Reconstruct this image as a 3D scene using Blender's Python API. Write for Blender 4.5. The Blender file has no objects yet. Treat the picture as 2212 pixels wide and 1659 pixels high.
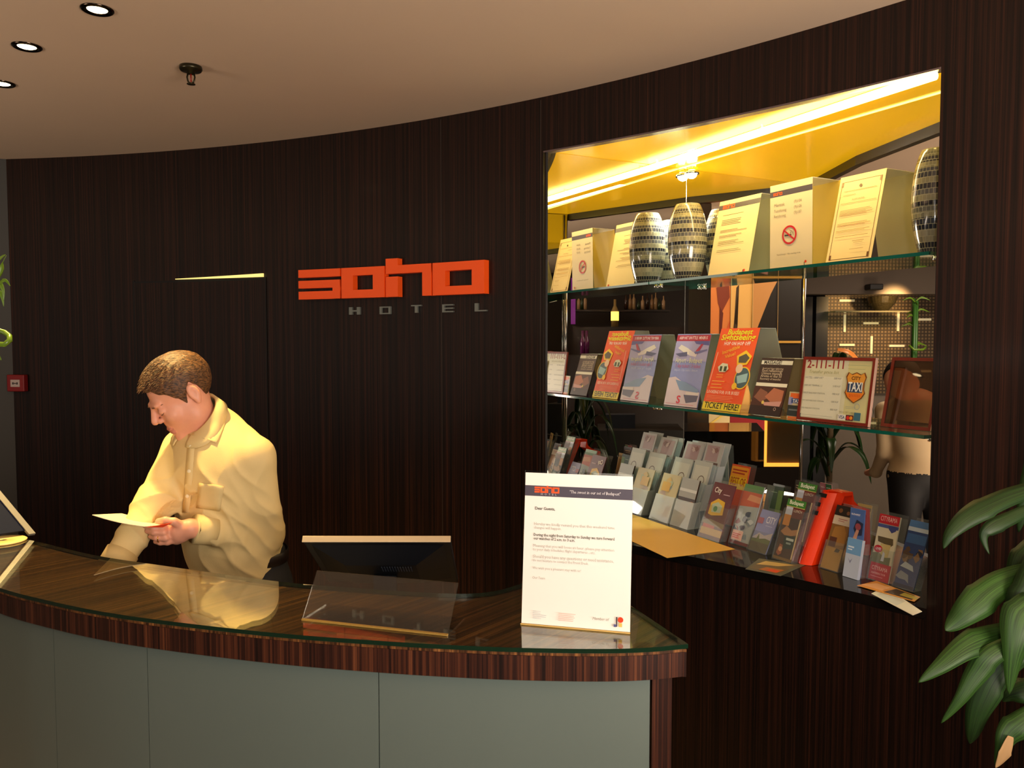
import bpy, math, random
import numpy as np
from mathutils import Vector, Matrix
S = bpy.context.scene
COL = S.collection
EYE = 1.62
# ---------------------------------------------------------------- camera
PITCH = math.atan(89.5/1720)
cd = bpy.data.cameras.new('camera'); cam = bpy.data.objects.new('camera', cd); COL.objects.link(cam)
cd.sensor_width = 36; cd.lens = 1720/2212*36; cd.clip_start = .02
cam.location = (0, 0, EYE); cam.rotation_euler = (math.pi/2-PITCH, 0, 0)
S.camera = cam
# ---------------------------------------------------------------- world, exposure
S.view_settings.view_transform = 'Standard'; S.view_settings.look = 'None'
S.view_settings.exposure = 0.45; S.view_settings.gamma = 1; S.view_settings.use_curve_mapping = False
W = bpy.data.worlds.new('world'); S.world = W; W.use_nodes = True
W.node_tree.nodes['Background'].inputs[0].default_value = (.80, .86, .80, 1)
W.node_tree.nodes['Background'].inputs[1].default_value = .045

def lamp(kind, loc, energy, color, size=.1, to=None, spot=None, blend=.5, sy=None, name='lobby_light'):
    l = bpy.data.lights.new(name, kind); l.energy = energy; l.color = color
    if kind == 'AREA':
        l.size = size
        if sy: l.shape = 'RECTANGLE'; l.size_y = sy
    else: l.shadow_soft_size = size
    if spot: l.spot_size = math.radians(spot); l.spot_blend = blend
    o = bpy.data.objects.new(name, l); COL.objects.link(o); o.location = loc
    if to is not None:
        o.rotation_euler = (Vector(to)-Vector(loc)).to_track_quat('-Z', 'Y').to_euler()
    return o
# soft ceiling light of the lobby behind the photographer, and the small flash of the camera
lamp('AREA', (-.6, -1.6, 2.45), 20, (1, .88, .74), 1.6, (-.6, .6, 0), sy=2.4)
lamp('AREA', (.12, -.08, 1.72), 4.7, (1, .97, .93), .10, (.1, 3, 1.35), name='camera_flash')
# unseen upward fill areas, added to brighten the plaster ceiling
lamp('AREA', (1.35, -.35, 1.45), 78, (1, .83, .70), 1.2, (1.1, .3, 2.5), name='ceiling_fill')
lamp('AREA', (-3.4, .7, 1.40), 46, (1, .82, .67), 1.2, (-3.5, 1.05, 2.5), name='ceiling_fill')
# ceiling downlights over the desk (lamps themselves are modelled below)
lamp('SPOT', (-1.15, 2.258, 2.52), 115, (1, .70, .24), .035, (-1.02, 2.32, 0), 88, .6, name='downlight_beam')
lamp('SPOT', (-1.511, 2.531, 2.52), 38, (1, .70, .30), .035, (-1.35, 2.5, 0), 84, .6, name='downlight_beam')
lamp('SPOT', (-1.811, 2.881, 2.52), 14, (1, .70, .30), .035, (-1.8, 2.85, 0), 80, .6, name='downlight_beam')

# ---------------------------------------------------------------- maths of the place
_F = np.array([0, math.cos(PITCH), -math.sin(PITCH)]); _U = np.array([0, math.sin(PITCH), math.cos(PITCH)])
def ray(x, y): return np.array([1., 0, 0])*(x-1106)/1720+_U*(829.5-y)/1720+_F
def atz(x, y, z):                      # point of the horizontal plane z (above floor)
    r = ray(x, y); return Vector(r*((z-EYE)/r[2]))+Vector((0, 0, EYE))
def aty(x, y, Y):                      # point at distance Y in front of the photographer
    r = ray(x, y); return Vector(r*(Y/r[1]))+Vector((0, 0, EYE))
C0 = Vector((-3.159, -1.558)); RW = 5.644      # plan circle of the curved wall
def wall_pt(th, z=0, off=0): return Vector((C0.x+(RW+off)*math.cos(th), C0.y+(RW+off)*math.sin(th), z))
def wall_th(px):                        # angle on the wall seen at picture column px
    r = ray(px, 740); d = Vector((r[0], r[1])).normalized()
    b = d.dot(C0); t = b+math.sqrt(b*b-C0.length_squared+RW*RW); p = d*t
    return math.atan2(p.y-C0.y, p.x-C0.x)
MA = math.radians(27.5)
MU = Vector((math.cos(MA), math.sin(MA))); ME = Vector((MU.y, -MU.x)); MN = Vector((-MU.y, MU.x))
TH_L = wall_th(1173); TH_R = wall_th(2017)
M0 = wall_pt(TH_L).to_2d()
def along(p, d, px):                    # where the plan ray of column px crosses the line p+t*d
    k = (px-1106)/1720*1.0/ (_F[1]); k = (px-1106)/1720/1.0
    return (k*p.y-p.x)/(d.x-k*d.y)
M1 = M0+MU*along(M0, MU, 1730)
PM = M0+MU*along(M0, MU, 1400)          # shelf front meets the mirror
def virt(px, py, D):                    # a point seen in the mirror at path length D, folded back into the room
    v = aty(px, py, D); q = Vector((v.x, v.y))-M0; q = Vector((v.x, v.y))-2*q.dot(MN)*MN
    return Vector((q.x, q.y, v.z))
ZT, ZB, ZC = EYE+.72, EYE-.72, EYE+.92   # niche top, niche floor, ceiling
Z1, Z2 = EYE+.247, EYE-.254             # glass shelves (top faces)
ZL = 1.08                               # reception ledge
# ---------------------------------------------------------------- materials
_m = {}
def lin(h):
    if not isinstance(h, str): return tuple(h)+(1,)
    h = h.lstrip('#'); c = [int(h[i:i+2], 16)/255 for i in (0, 2, 4)]
    return tuple((v/12.92 if v < .04045 else ((v+.055)/1.055)**2.4) for v in c)+(1,)
def M(name, col='808080', rough=.5, metal=0, emit=0, ecol=None, coat=0, spec=.5, noise=0, nscale=40, bump=0, sss=0):
    if name in _m: return _m[name]
    m = bpy.data.materials.new(name); m.use_nodes = True; nt = m.node_tree; b = nt.nodes['Principled BSDF']
    c = lin(col); b.inputs['Base Color'].default_value = c; b.inputs['Roughness'].default_value = rough
    b.inputs['Metallic'].default_value = metal; b.inputs['Coat Weight'].default_value = coat
    b.inputs['Coat Roughness'].default_value = .04; b.inputs['Specular IOR Level'].default_value = spec
    if sss:
        b.inputs['Subsurface Weight'].default_value = sss; b.inputs['Subsurface Radius'].default_value = (.02, .008, .004)
    if emit:
        b.inputs['Emission Color'].default_value = lin(ecol or col); b.inputs['Emission Strength'].default_value = emit
    if noise or bump:
        tc = nt.nodes.new('ShaderNodeTexCoord'); n = nt.nodes.new('ShaderNodeTexNoise')
        n.inputs['Scale'].default_value = nscale; n.inputs['Detail'].default_value = 4
        nt.links.new(tc.outputs['Object'], n.inputs['Vector'])
        if noise:
            mx = nt.nodes.new('ShaderNodeMix'); mx.data_type = 'RGBA'
            mx.inputs[6].default_value = tuple(v*(1-noise) for v in c[:3])+(1,)
            mx.inputs[7].default_value = tuple(min(1, v*(1+noise)) for v in c[:3])+(1,)
            nt.links.new(n.outputs['Fac'], mx.inputs[0]); nt.links.new(mx.outputs[2], b.inputs['Base Color'])
        if bump:
            bp = nt.nodes.new('ShaderNodeBump'); bp.inputs['Strength'].default_value = bump; bp.inputs['Distance'].default_value = .002
            nt.links.new(n.outputs['Fac'], bp.inputs['Height']); nt.links.new(bp.outputs[0], b.inputs['Normal'])
    _m[name] = m; return m
def ink(h, rough=.38): return M('print_'+h, h, rough)
def clear(name, tint=(1, 1, 1), ior=1.5, gain=1.0, base=0.0, haze=0.0, hcol=(1, 1, 1)):
    """clear sheet: see-through with a fresnel shine"""
    if name in _m: return _m[name]
    m = bpy.data.materials.new(name); m.use_nodes = True; nt = m.node_tree; nt.nodes.clear()
    o = nt.nodes.new('ShaderNodeOutputMaterial'); t = nt.nodes.new('ShaderNodeBsdfTransparent'); g = nt.nodes.new('ShaderNodeBsdfGlossy')
    t.inputs[0].default_value = tuple(tint)+(1,); g.inputs['Roughness'].default_value = .02
    fr = nt.nodes.new('ShaderNodeFresnel'); fr.inputs[0].default_value = ior
    ma = nt.nodes.new('ShaderNodeMath'); ma.operation = 'MULTIPLY_ADD'; ma.inputs[1].default_value = gain; ma.inputs[2].default_value = base
    ma.use_clamp = True
    mx = nt.nodes.new('ShaderNodeMixShader')
    geo = nt.nodes.new('ShaderNodeNewGeometry')
    mi_ = nt.nodes.new('ShaderNodeMix'); mi_.data_type = 'FLOAT'; mi_.inputs[2].default_value = ior; mi_.inputs[3].default_value = 1/ior
    nt.links.new(geo.outputs['Backfacing'], mi_.inputs[0]); nt.links.new(mi_.outputs[0], fr.inputs[0])   # same shine from both faces
    nt.links.new(fr.outputs[0], ma.inputs[0]); nt.links.new(ma.outputs[0], mx.inputs[0])
    nt.links.new(t.outputs[0], mx.inputs[1]); nt.links.new(g.outputs[0], mx.inputs[2])
    last = mx
    if haze:
        d = nt.nodes.new('ShaderNodeBsdfDiffuse'); d.inputs[0].default_value = tuple(hcol)+(1,)
        m2 = nt.nodes.new('ShaderNodeMixShader'); m2.inputs[0].default_value = haze
        nt.links.new(mx.outputs[0], m2.inputs[1]); nt.links.new(d.outputs[0], m2.inputs[2]); last = m2
    nt.links.new(last.outputs[0], o.inputs[0]); _m[name] = m; return m
def wood(name, su=1.0, sv=1.0, ramp=None, rough=.3, coat=.3, spec=.5):
    """macassar ebony veneer, grain along UV v"""
    if name in _m: return _m[name]
    m = bpy.data.materials.new(name); m.use_nodes = True; nt = m.node_tree; b = nt.nodes['Principled BSDF']
    uv = nt.nodes.new('ShaderNodeTexCoord')
    def nz(a, c, det, rg=.6):
        mp = nt.nodes.new('ShaderNodeMapping'); mp.inputs['Scale'].default_value = (a*su, c*sv, 1)
        n = nt.nodes.new('ShaderNodeTexNoise'); n.inputs['Scale'].default_value = 1; n.inputs['Detail'].default_value = det; n.inputs['Roughness'].default_value = rg
        nt.links.new(uv.outputs['UV'], mp.inputs[0]); nt.links.new(mp.outputs[0], n.inputs['Vector']); return n.outputs['Fac']
    a = nz(260, 1.2, 3, .7); c = nz(92, .35, 4, .65)
    mul = nt.nodes.new('ShaderNodeMix'); mul.data_type = 'FLOAT'; mul.inputs[0].default_value = .52
    nt.links.new(a, mul.inputs[2]); nt.links.new(c, mul.inputs[3])
    cr = nt.nodes.new('ShaderNodeValToRGB'); e = cr.color_ramp.elements
    ramp = ramp or [(.38, '100806'), (.48, '1d0f0a'), (.56, '2c170e'), (.66, '452414')]
    e[0].position = ramp[0][0]; e[0].color = lin(ramp[0][1]); e[1].position = ramp[-1][0]; e[1].color = lin(ramp[-1][1])
    for p_, h_ in ramp[1:-1]: q = e.new(p_); q.color = lin(h_)
    nt.links.new(mul.outputs[0], cr.inputs[0]); nt.links.new(cr.outputs[0], b.inputs['Base Color'])
    b.inputs['Roughness'].default_value = rough; b.inputs['Coat Weight'].default_value = coat; b.inputs['Coat Roughness'].default_value = .12
    b.inputs['Specular IOR Level'].default_value = spec
    _m[name] = m; return m
# ---------------------------------------------------------------- mesh builder
def V(*a): return Vector(a)
class MB:
    def __init__(s): s.v = []; s.f = []; s.m = []
    def add(s, vs, fs, m=0):
        k = len(s.v); s.v += [tuple(Vector(q)) for q in vs]; s.f += [tuple(k+i for i in f) for f in fs]; s.m += [m]*len(fs); return s
    def quad(s, a, b, c, d, m=0): return s.add([a, b, c, d], [(0, 1, 2, 3)], m)
    def box(s, x0, x1, y0, y1, z0, z1, m=0, ms=None):
        vs = [(x0, y0, z0), (x1, y0, z0), (x1, y1, z0), (x0, y1, z0), (x0, y0, z1), (x1, y0, z1), (x1, y1, z1), (x0, y1, z1)]
        return s.add(vs, [(0, 3, 2, 1), (4, 5, 6, 7), (0, 1, 5, 4), (1, 2, 6, 5), (2, 3, 7, 6), (3, 0, 4, 7)], m)
    def slab(s, o, a, b, c, m=0):        # parallelepiped
        o = Vector(o); a = Vector(a); b = Vector(b); c = Vector(c)
        vs = [o, o+a, o+a+b, o+b, o+c, o+a+c, o+a+b+c, o+b+c]
        fs = [(0, 3, 2, 1), (4, 5, 6, 7), (0, 1, 5, 4), (1, 2, 6, 5), (2, 3, 7, 6), (3, 0, 4, 7)]
        if a.cross(b).dot(c) < 0: fs = [f[::-1] for f in fs]
        return s.add(vs, fs, m)
    def prism(s, pts, z0, z1, m=0, mside=None):   # plan outline, any turn
        ar = sum(pts[i][0]*pts[(i+1) % len(pts)][1]-pts[(i+1) % len(pts)][0]*pts[i][1] for i in range(len(pts)))
        if ar < 0: pts = pts[::-1]
        n = len(pts); vs = [(p[0], p[1], z0) for p in pts]+[(p[0], p[1], z1) for p in pts]
        s.add(vs, [tuple(range(n))[::-1], tuple(range(n, 2*n))], m)
        k = len(s.v)-2*n
        for i in range(n):
            j = (i+1) % n; s.f.append((k+i, k+j, k+n+j, k+n+i)); s.m.append(m if mside is None else mside)
        return s
    def tube(s, path, r, n=8, m=0, cap=True, flat=None):
        path = [Vector(p) for p in path]; N = len(path); rs = r if isinstance(r, (list, tuple)) else [r]*N
        k = len(s.v); up = Vector((0, 0, 1))
        prev = None
        for i, p in enumerate(path):
            t = (path[min(i+1, N-1)]-path[max(i-1, 0)]).normalized()
            if prev is None:
                a = t.cross(up)
                if a.length < .1: a = t.cross(Vector((1, 0, 0)))
                a.normalize()
            else:
                a = (prev-t*prev.dot(t)).normalized()
            prev = a; b = t.cross(a)
            for j in range(n):
                w = 2*math.pi*j/n; s.v.append(tuple(p+(a*math.cos(w)+b*math.sin(w)*(flat or 1))*rs[i]))
        for i in range(N-1):
            for j in range(n):
                j2 = (j+1) % n; s.f.append((k+i*n+j, k+i*n+j2, k+(i+1)*n+j2, k+(i+1)*n+j)); s.m.append(m)
        if cap:
            s.f.append(tuple(k+j for j in range(n))[::-1]); s.m.append(m)
            s.f.append(tuple(k+(N-1)*n+j for j in range(n))); s.m.append(m)
        return s
    def lathe(s, prof, c=(0, 0, 0), n=32, m=0, axis=None):
        k = len(s.v); c = Vector(c)
        for r, z in prof:
            for j in range(n):
                w = 2*math.pi*j/n; s.v.append(tuple(c+Vector((r*math.cos(w), r*math.sin(w), z))))
        for i in range(len(prof)-1):
            for j in range(n):
                j2 = (j+1) % n; s.f.append((k+i*n+j, k+i*n+j2, k+(i+1)*n+j2, k+(i+1)*n+j)); s.m.append(m)
        return s
    def ball(s, c, r, n=12, m=0, sc=(1, 1, 1)):
        k = len(s.v); c = Vector(c)
        for i in range(n+1):
            a = math.pi*i/n
            for j in range(2*n):
                w = math.pi*j/n; s.v.append((c.x+r*sc[0]*math.sin(a)*math.cos(w), c.y+r*sc[1]*math.sin(a)*math.sin(w), c.z-r*sc[2]*math.cos(a)))
        q = 2*n
        for i in range(n):
            for j in range(q):
                j2 = (j+1) % q; s.f.append((k+i*q+j, k+i*q+j2, k+(i+1)*q+j2, k+(i+1)*q+j)); s.m.append(m)
        return s
    def build(s, name, mats, parent=None, smooth=False, uvf=None, bevel=0):
        me = bpy.data.meshes.new(name); me.from_pydata(s.v, [], s.f)
        if not isinstance(mats, (list, tuple)): mats = [mats]
        for q in mats: me.materials.append(q)
        me.polygons.foreach_set('material_index', s.m)
        if smooth: me.polygons.foreach_set('use_smooth', [True]*len(me.polygons))
        if uvf:
            uv = me.uv_layers.new(name='UVMap')
            for pl in me.polygons:
                for li in pl.loop_indices:
                    uv.data[li].uv = uvf(me.vertices[me.loops[li].vertex_index].co)
        me.update(); o = bpy.data.objects.new(name, me); COL.objects.link(o)
        if parent: o.parent = parent
        if bevel:
            b = o.modifiers.new('bevel', 'BEVEL'); b.width = bevel; b.segments = 2; b.limit_method = 'ANGLE'
        return o
def tag(o, label=None, cat=None, group=None, kind=None):
    if label: o['label'] = label
    if cat: o['category'] = cat
    if group: o['group'] = group
    if kind: o['kind'] = kind
    return o
def thing(name, label, cat, loc=(0, 0, 0), rz=0, group=None):
    o = bpy.data.objects.new(name, None); COL.objects.link(o); o.location = loc; o.rotation_euler = (0, 0, rz)
    o.empty_display_size = .05
    return tag(o, label, cat, group)
def struct(o): o['kind'] = 'structure'; return o
def spline(pts, n=8):
    out = []; P = [Vector(p) for p in pts]
    for i in range(len(P)-1):
        a = P[max(i-1, 0)]; b = P[i]; c = P[i+1]; d = P[min(i+2, len(P)-1)]
        for k in range(n):
            t = k/n; out.append(.5*((2*b)+(c-a)*t+(2*a-5*b+4*c-d)*t*t+(3*b-a-3*c+d)*t**3))
    out.append(P[-1]); return out
# ---------------------------------------------------------------- text and printed sheets
_tx = {}
def text_mesh(t, bold=False):
    k = (t, bold)
    if k in _tx: return _tx[k]
    c = bpy.data.curves.new('t', 'FONT'); c.body = t; c.size = 1; c.resolution_u = 1 if len(t) > 12 else 3; c.fill_mode = 'FRONT'
    if bold: c.offset = .018
    o = bpy.data.objects.new('t', c); COL.objects.link(o)
    dg = bpy.context.evaluated_depsgraph_get(); me = bpy.data.meshes.new_from_object(o.evaluated_get(dg))
    vs = [(v.co.x, v.co.y) for v in me.vertices]; fs = [tuple(p.vertices) for p in me.polygons]
    bpy.data.objects.remove(o); bpy.data.curves.remove(c); bpy.data.meshes.remove(me)
    x1 = max([v[0] for v in vs] or [1]); _tx[k] = (vs, fs, x1); return _tx[k]
def circ(cx, cy, r, n=28, asp=1): return [(cx+r*math.cos(2*math.pi*i/n)*asp, cy+r*math.sin(2*math.pi*i/n)) for i in range(n)]
SOHO = [(0, 0, 2.25, .6), (0, .84, 2.25, 1.42), (0, 1.66, 2.25, 2.25), (1.85, 0, 2.25, 1.42),
        (2.33, 0, 2.95, 2.25), (4.0, 0, 4.6, 2.25), (2.95, 0, 4.0, .6), (2.95, 1.66, 4.0, 2.25),
        (4.68, 0, 5.3, 1.45), (4.68, 1.66, 5.3, 2.75), (5.3, 1.66, 7.0, 2.25), (6.55, 0, 7.0, 2.25),
        (7.08, 0, 7.7, 2.25), (9.0, 0, 9.6, 2.25), (7.7, 0, 9.0, .6), (7.7, 1.66, 9.0, 2.25)]
def sheet(name, ops, o, r, u, w, h, parent=None, thick=.0006, paper='f4f2ea', step=.00022, mb=None):
    """one printed sheet as one mesh. ops in millimetre-free 0..1 coordinates of the sheet; r,u unit vectors"""
    o = Vector(o); r = Vector(r).normalized(); u = Vector(u).normalized(); nrm = r.cross(u).normalized()
    mb = MB(); mats = [ink(paper)]; mi = {paper: 0}
    mb.slab(o-nrm*thick, r*w, u*h, nrm*thick, 0)
    lay = 0
    def put(pts, fs, col, lay):
        if col not in mi: mi[col] = len(mats); mats.append(ink(col))
        off = nrm*(step*lay)
        mb.add([o+r*(p[0]*w)+u*(p[1]*h)+off for p in pts], fs, mi[col])
    for op in ops:
        lay += 1; k = op[0]
        if k == 'r': x0, y0, x1, y1, c = op[1:]; put([(x0, y0), (x1, y0), (x1, y1), (x0, y1)], [(0, 1, 2, 3)], c, lay)
        elif k == 'p': put(op[1], [tuple(range(len(op[1])))], op[2], lay)
        elif k == 'c': cx, cy, rr, c = op[1:5]; put(circ(cx, cy, rr, asp=h/w*(op[5] if len(op) > 5 else 1)), [tuple(range(28))], c, lay)
        elif k == 'ring':
            cx, cy, r1, r0, c = op[1:6]; a = circ(cx, cy, r1, asp=h/w); b = circ(cx, cy, r0, asp=h/w)
            put(a+b, [(i, (i+1) % 28, 28+(i+1) % 28, 28+i) for i in range(28)], c, lay)
        elif k == 'l':     # line of given width (fraction of height)
            (x0, y0), (x1, y1), wd, c = op[1:5]; a = Vector((x0*w, y0*h)); b = Vector((x1*w, y1*h)); d = (b-a).normalized(); q = Vector((-d.y, d.x))*wd*h/2
            put([((p.x)/w, (p.y)/h) for p in (a-q, b-q, b+q, a+q)], [(0, 1, 2, 3)], c, lay)
        elif k == 'soho':
            x, y, sx, c = op[1:5]; sc = sx/9.6
            for q in SOHO: put([(x+q[0]*sc, y+q[1]*sc*w/h), (x+q[2]*sc, y+q[1]*sc*w/h), (x+q[2]*sc, y+q[3]*sc*w/h), (x+q[0]*sc, y+q[3]*sc*w/h)], [(0, 1, 2, 3)], c, lay)
        elif k == 't':     # text,x,y,width,col[,height factor, rotation, bold, slant]
            tx, x, y, wd, c = op[1:6]; hf = op[6] if len(op) > 6 else 1; rot = op[7] if len(op) > 7 else 0; bold = op[8] if len(op) > 8 else False; sl = op[9] if len(op) > 9 else 0
            vs, fs, x1 = text_mesh(tx, bold); sc = wd*w/x1; ca, sa = math.cos(rot), math.sin(rot); out = []
            for a, b in vs:
                a, b = (a+b*sl)*sc, b*sc*hf; out.append((x+(a*ca-b*sa)/w, y+(a*sa+b*ca)/h))
            put(out, fs, c, lay)
    return mb.build(name, mats, parent)
def lines(x0, x1, y, n, dy, c, wd=.006, rnd=0, seed=1):
    R = random.Random(seed); return [('r', x0, y-i*dy, x1-R.random()*rnd, y-i*dy+wd, c) for i in range(n)]
# ================================================================ the setting
EB = wood('ebony_veneer', ramp=[(.36, '080504'), (.46, '130a07'), (.55, '26130c'), (.67, '3d2015')], rough=.42, coat=.05, spec=.25)
plaster = M('ceiling_plaster', 'cdb49a', .85, noise=.03, nscale=3)
def arc(t0, t1, n): return [t0+(t1-t0)*i/n for i in range(n+1)]
TW0, TW1 = wall_th(26), wall_th(2900)
def wuv(co): return (math.atan2(co.y-C0.y, co.x-C0.x)*RW, co.z)
def curved(t0, t1, z0, z1, th=.05, n=None):
    n = n or max(2, int(abs(t1-t0)*RW/.06)); mb = MB(); ts = arc(t0, t1, n)
    for a, b in zip(ts, ts[1:]):
        p, q, r_, s_ = wall_pt(a), wall_pt(b), wall_pt(b, 0, th), wall_pt(a, 0, th)
        mb.prism([(p.x, p.y), (q.x, q.y), (r_.x, r_.y), (s_.x, s_.y)], z0, z1)
    return mb
def joinmb(L):
    m = MB()
    for q in L:
        k = len(m.v); m.v += q.v; m.f += [tuple(k+i for i in f) for f in q.f]; m.m += q.m
    return m
w = joinmb([curved(TW0, TH_L, 0, ZC+.02), curved(TH_L, TH_R, 0, ZB-.031), curved(TH_L, TH_R, ZT, ZC+.02), curved(TH_R, TW1, 0, ZC+.02)])
struct(w.build('wall_back', EB, uvf=wuv))
# flush door in the veneer with a slit of light over it
dl, dr = wall_th(292), wall_th(578); zd = aty(480, 600, 3.75).z
gap = M('shadow_gap', '040303', .8)
d = joinmb([curved(dl, dr, 0, zd-.012, -.004, 10)]); struct(d.build('door_1', EB, uvf=lambda c: (wuv(c)[0]*1.0+.37, c.z+.4)))
g = joinmb([curved(dl-.0012, dl, 0, zd, -.0045, 1), curved(dr, dr+.0012, 0, zd, -.0045, 1), curved(dl, dr, zd-.012, zd-.004, -.0045, 8)])
struct(g.build('trim_1', gap))
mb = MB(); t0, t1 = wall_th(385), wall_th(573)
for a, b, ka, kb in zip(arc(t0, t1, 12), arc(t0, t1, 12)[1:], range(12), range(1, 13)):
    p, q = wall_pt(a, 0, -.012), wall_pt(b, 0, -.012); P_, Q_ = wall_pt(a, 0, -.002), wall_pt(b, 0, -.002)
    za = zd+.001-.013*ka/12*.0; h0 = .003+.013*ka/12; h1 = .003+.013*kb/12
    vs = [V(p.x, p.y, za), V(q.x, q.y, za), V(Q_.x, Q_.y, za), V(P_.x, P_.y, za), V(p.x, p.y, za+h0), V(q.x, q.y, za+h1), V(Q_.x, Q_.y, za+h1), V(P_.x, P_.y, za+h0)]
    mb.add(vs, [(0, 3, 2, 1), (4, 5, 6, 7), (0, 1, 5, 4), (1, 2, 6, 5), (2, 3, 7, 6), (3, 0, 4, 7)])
tag(mb.build('lit_gap', M('lit_gap_glow', 'e8d680', .5, emit=.75)), 'lit gap over the flush veneer door, put in as a thin glowing strip', 'light')  # glowing strip stands in for the lit room behind the door gap
# veneer joints
for i, (px) in enumerate((955, 1168)):
    t = wall_th(px); struct(curved(t, t+.0006, .02, ZC-.01, -.0006, 1).build('trim_%d' % (i+2), M('veneer_joint', '2c2018', .5)))
# wall left of the veneer (grey return), lobby walls, ceiling, floor
pe = wall_pt(TW0)
mb = MB(); mb.prism([(pe.x, pe.y), (pe.x-.06, pe.y+.06), (-6.2, 2.6), (-6.2, 2.5)], 0, ZC+.02); struct(mb.build('wall_left', M('grey_wall', '34332f', .6)))
mb = MB(); mb.box(-6.5, 8.2, -5, 9.2, ZC, ZC+.1); struct(mb.build('ceiling', plaster))
mb = MB(); mb.box(-6.5, 8.2, -5, 9.2, -.1, 0); struct(mb.build('floor', M('floor_stone', '6a5a4a', .25, noise=.2, nscale=5)))
# ---------------------------------------------------------------- display opening between lobby and lounge
WR = wall_pt(TH_R).to_2d()
RC = Vector((1.44, 2.346)); REAR = [M1, Vector((1.328, 3.119)), Vector((1.392, 2.668)), RC]
arcp = [tuple(wall_pt(t, 0, .0).to_2d()) for t in arc(TH_L, TH_R, 24)]
arcb = [tuple(wall_pt(t, 0, .05).to_2d()) for t in arc(TH_L, TH_R, 24)]
poly = arcb+[tuple(RC), tuple(REAR[2]), tuple(REAR[1]), tuple(M1)]
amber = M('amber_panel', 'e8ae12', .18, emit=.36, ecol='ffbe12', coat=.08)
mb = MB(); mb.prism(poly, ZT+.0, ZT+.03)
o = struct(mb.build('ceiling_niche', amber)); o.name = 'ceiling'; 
granite = M('black_stone', '14110f', .07, spec=.8, noise=.5, nscale=30)
mb = MB(); mb.prism(arcp+[tuple(RC), tuple(REAR[2]), tuple(REAR[1]), tuple(M1)], ZB-.03, ZB)
tag(mb.build('display_counter', granite), 'dark polished stone counter on the bottom of the display opening', 'counter')
# metal reveal under the head of the opening
mb = MB()
for a, b in zip(arc(TH_L, TH_R, 24), arc(TH_L, TH_R, 24)[1:]):
    q = [wall_pt(a, 0, -.001), wall_pt(b, 0, -.001), wall_pt(b, 0, .03), wall_pt(a, 0, .03)]
    mb.prism([(v.x, v.y) for v in q], ZT-.006, ZT-.0005)
struct(mb.build('trim_4', M('reveal_metal', '8a8088', .22, metal=.9)))
# rear head strip of the opening and lounge side masonry
mb = MB(); L = [M1, REAR[1], REAR[2], RC]
for a, b in zip(L, L[1:]):
    n_ = Vector(((b-a).y, -(b-a).x)).normalized()*.03
    if n_.dot(Vector((1, 0))) < 0: n_ = -n_
    mb.prism([tuple(a), tuple(b), tuple(b+n_), tuple(a+n_)], ZT-.035, ZC+.01)
struct(mb.build('trim_5', M('dark_frame', '1a1511', .3)))
mb = MB()
for a, b in zip(L, L[1:]):
    n_ = Vector(((b-a).y, -(b-a).x)).normalized()*.03
    if n_.dot(Vector((1, 0))) < 0: n_ = -n_
    mb.prism([tuple(a), tuple(b), tuple(b+n_), tuple(a+n_)], 0, ZB)
struct(mb.build('wall_niche', M('dark_wall', '201b18', .5)))
# light line: tube under the amber panel, with the thin lit slot beside it
la0, la1 = atz(1876, 198, ZT).to_2d(), atz(1468, 334, ZT).to_2d(); ld = (la1-la0).normalized()
def clipline(p, d):   # between right jamb and mirror
    tj = lambda A, D: ((A-p).x*D.y-(A-p).y*D.x)/(d.x*D.y-d.y*D.x)
    return p+d*(tj(WR, (RC-WR))+.02), p+d*(tj(M0, MU)-.004)
A0, A1 = clipline(la0, ld); lb0, lb1 = atz(2020, 202, ZT).to_2d(), atz(1530, 345, ZT).to_2d(); B0, B1 = clipline(lb0, (lb1-lb0).normalized())
t = thing('tube_light', 'glowing yellow tube light along the amber ceiling of the display opening', 'light', (A0.x, A0.y, ZT))
def loc(p): return V(p[0]-A0.x, p[1]-A0.y, (p[2] if len(p) > 2 else 0))
mb = MB(); mb.tube([loc((A0.x, A0.y, -.015)), loc((A1.x, A1.y, -.015))], .013, 12)
mb.build('tube', M('tube_glow', 'fff0a0', .4, emit=9, ecol='ffe27a'), t, True)
mb = MB()
for f_ in (.04, .5, .96):
    c = A0.lerp(A1, f_); mb = MB(); mb.box(*[v for v in (c.x-A0.x-.008, c.x-A0.x+.008, c.y-A0.y-.008, c.y-A0.y+.008, -.02, -.0006)])
    mb.build('bracket', M('chrome', 'd0d0d0', .12, metal=1), t)
mb = MB(); n_ = Vector((ld.y, -ld.x))*.005
mb.prism([tuple(loc(q)[:2]) for q in (B0-n_, B0+n_, B1+n_, B1-n_)], -.003, -.0002)
mb.build('slot_glow', M('slot_glow', 'fff0a0', .4, emit=2.2, ecol='ffdf70'), t)
# mirrors
mirror = M('mirror_silver', 'e2e2dc', .0, metal=1)
def mirror_at(name, A, B, thick, label):
    d_ = (B-A); n_ = Vector((-d_.y, d_.x)).normalized()*thick
    mb = MB(); mb.prism([tuple(A), tuple(B), tuple(B+n_), tuple(A+n_)], ZB+.001, ZT-.001)
    return tag(mb.build(name, mirror), label, 'mirror')
mirror_at('wall_mirror', M0+MU*.02, M1, .006, 'tall mirror on the left end of the display opening, behind the glass shelf ends')
mirror_at('side_mirror', WR+ME*.012+MU*.03, RC+ME*.012, -.006, 'narrow mirror on the right end of the display opening')
mb = MB(); L_ = [M0, M1, M1+MN*.12, M0+MN*.12]
mb.prism([tuple(q+MN*.008) for q in L_], 0, ZC+.01); struct(mb.build('wall_side', M('dark_wall', '201b18', .5)))
mb = MB(); A = WR+ME*.018+MU*.055; B = RC+ME*.018
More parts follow.
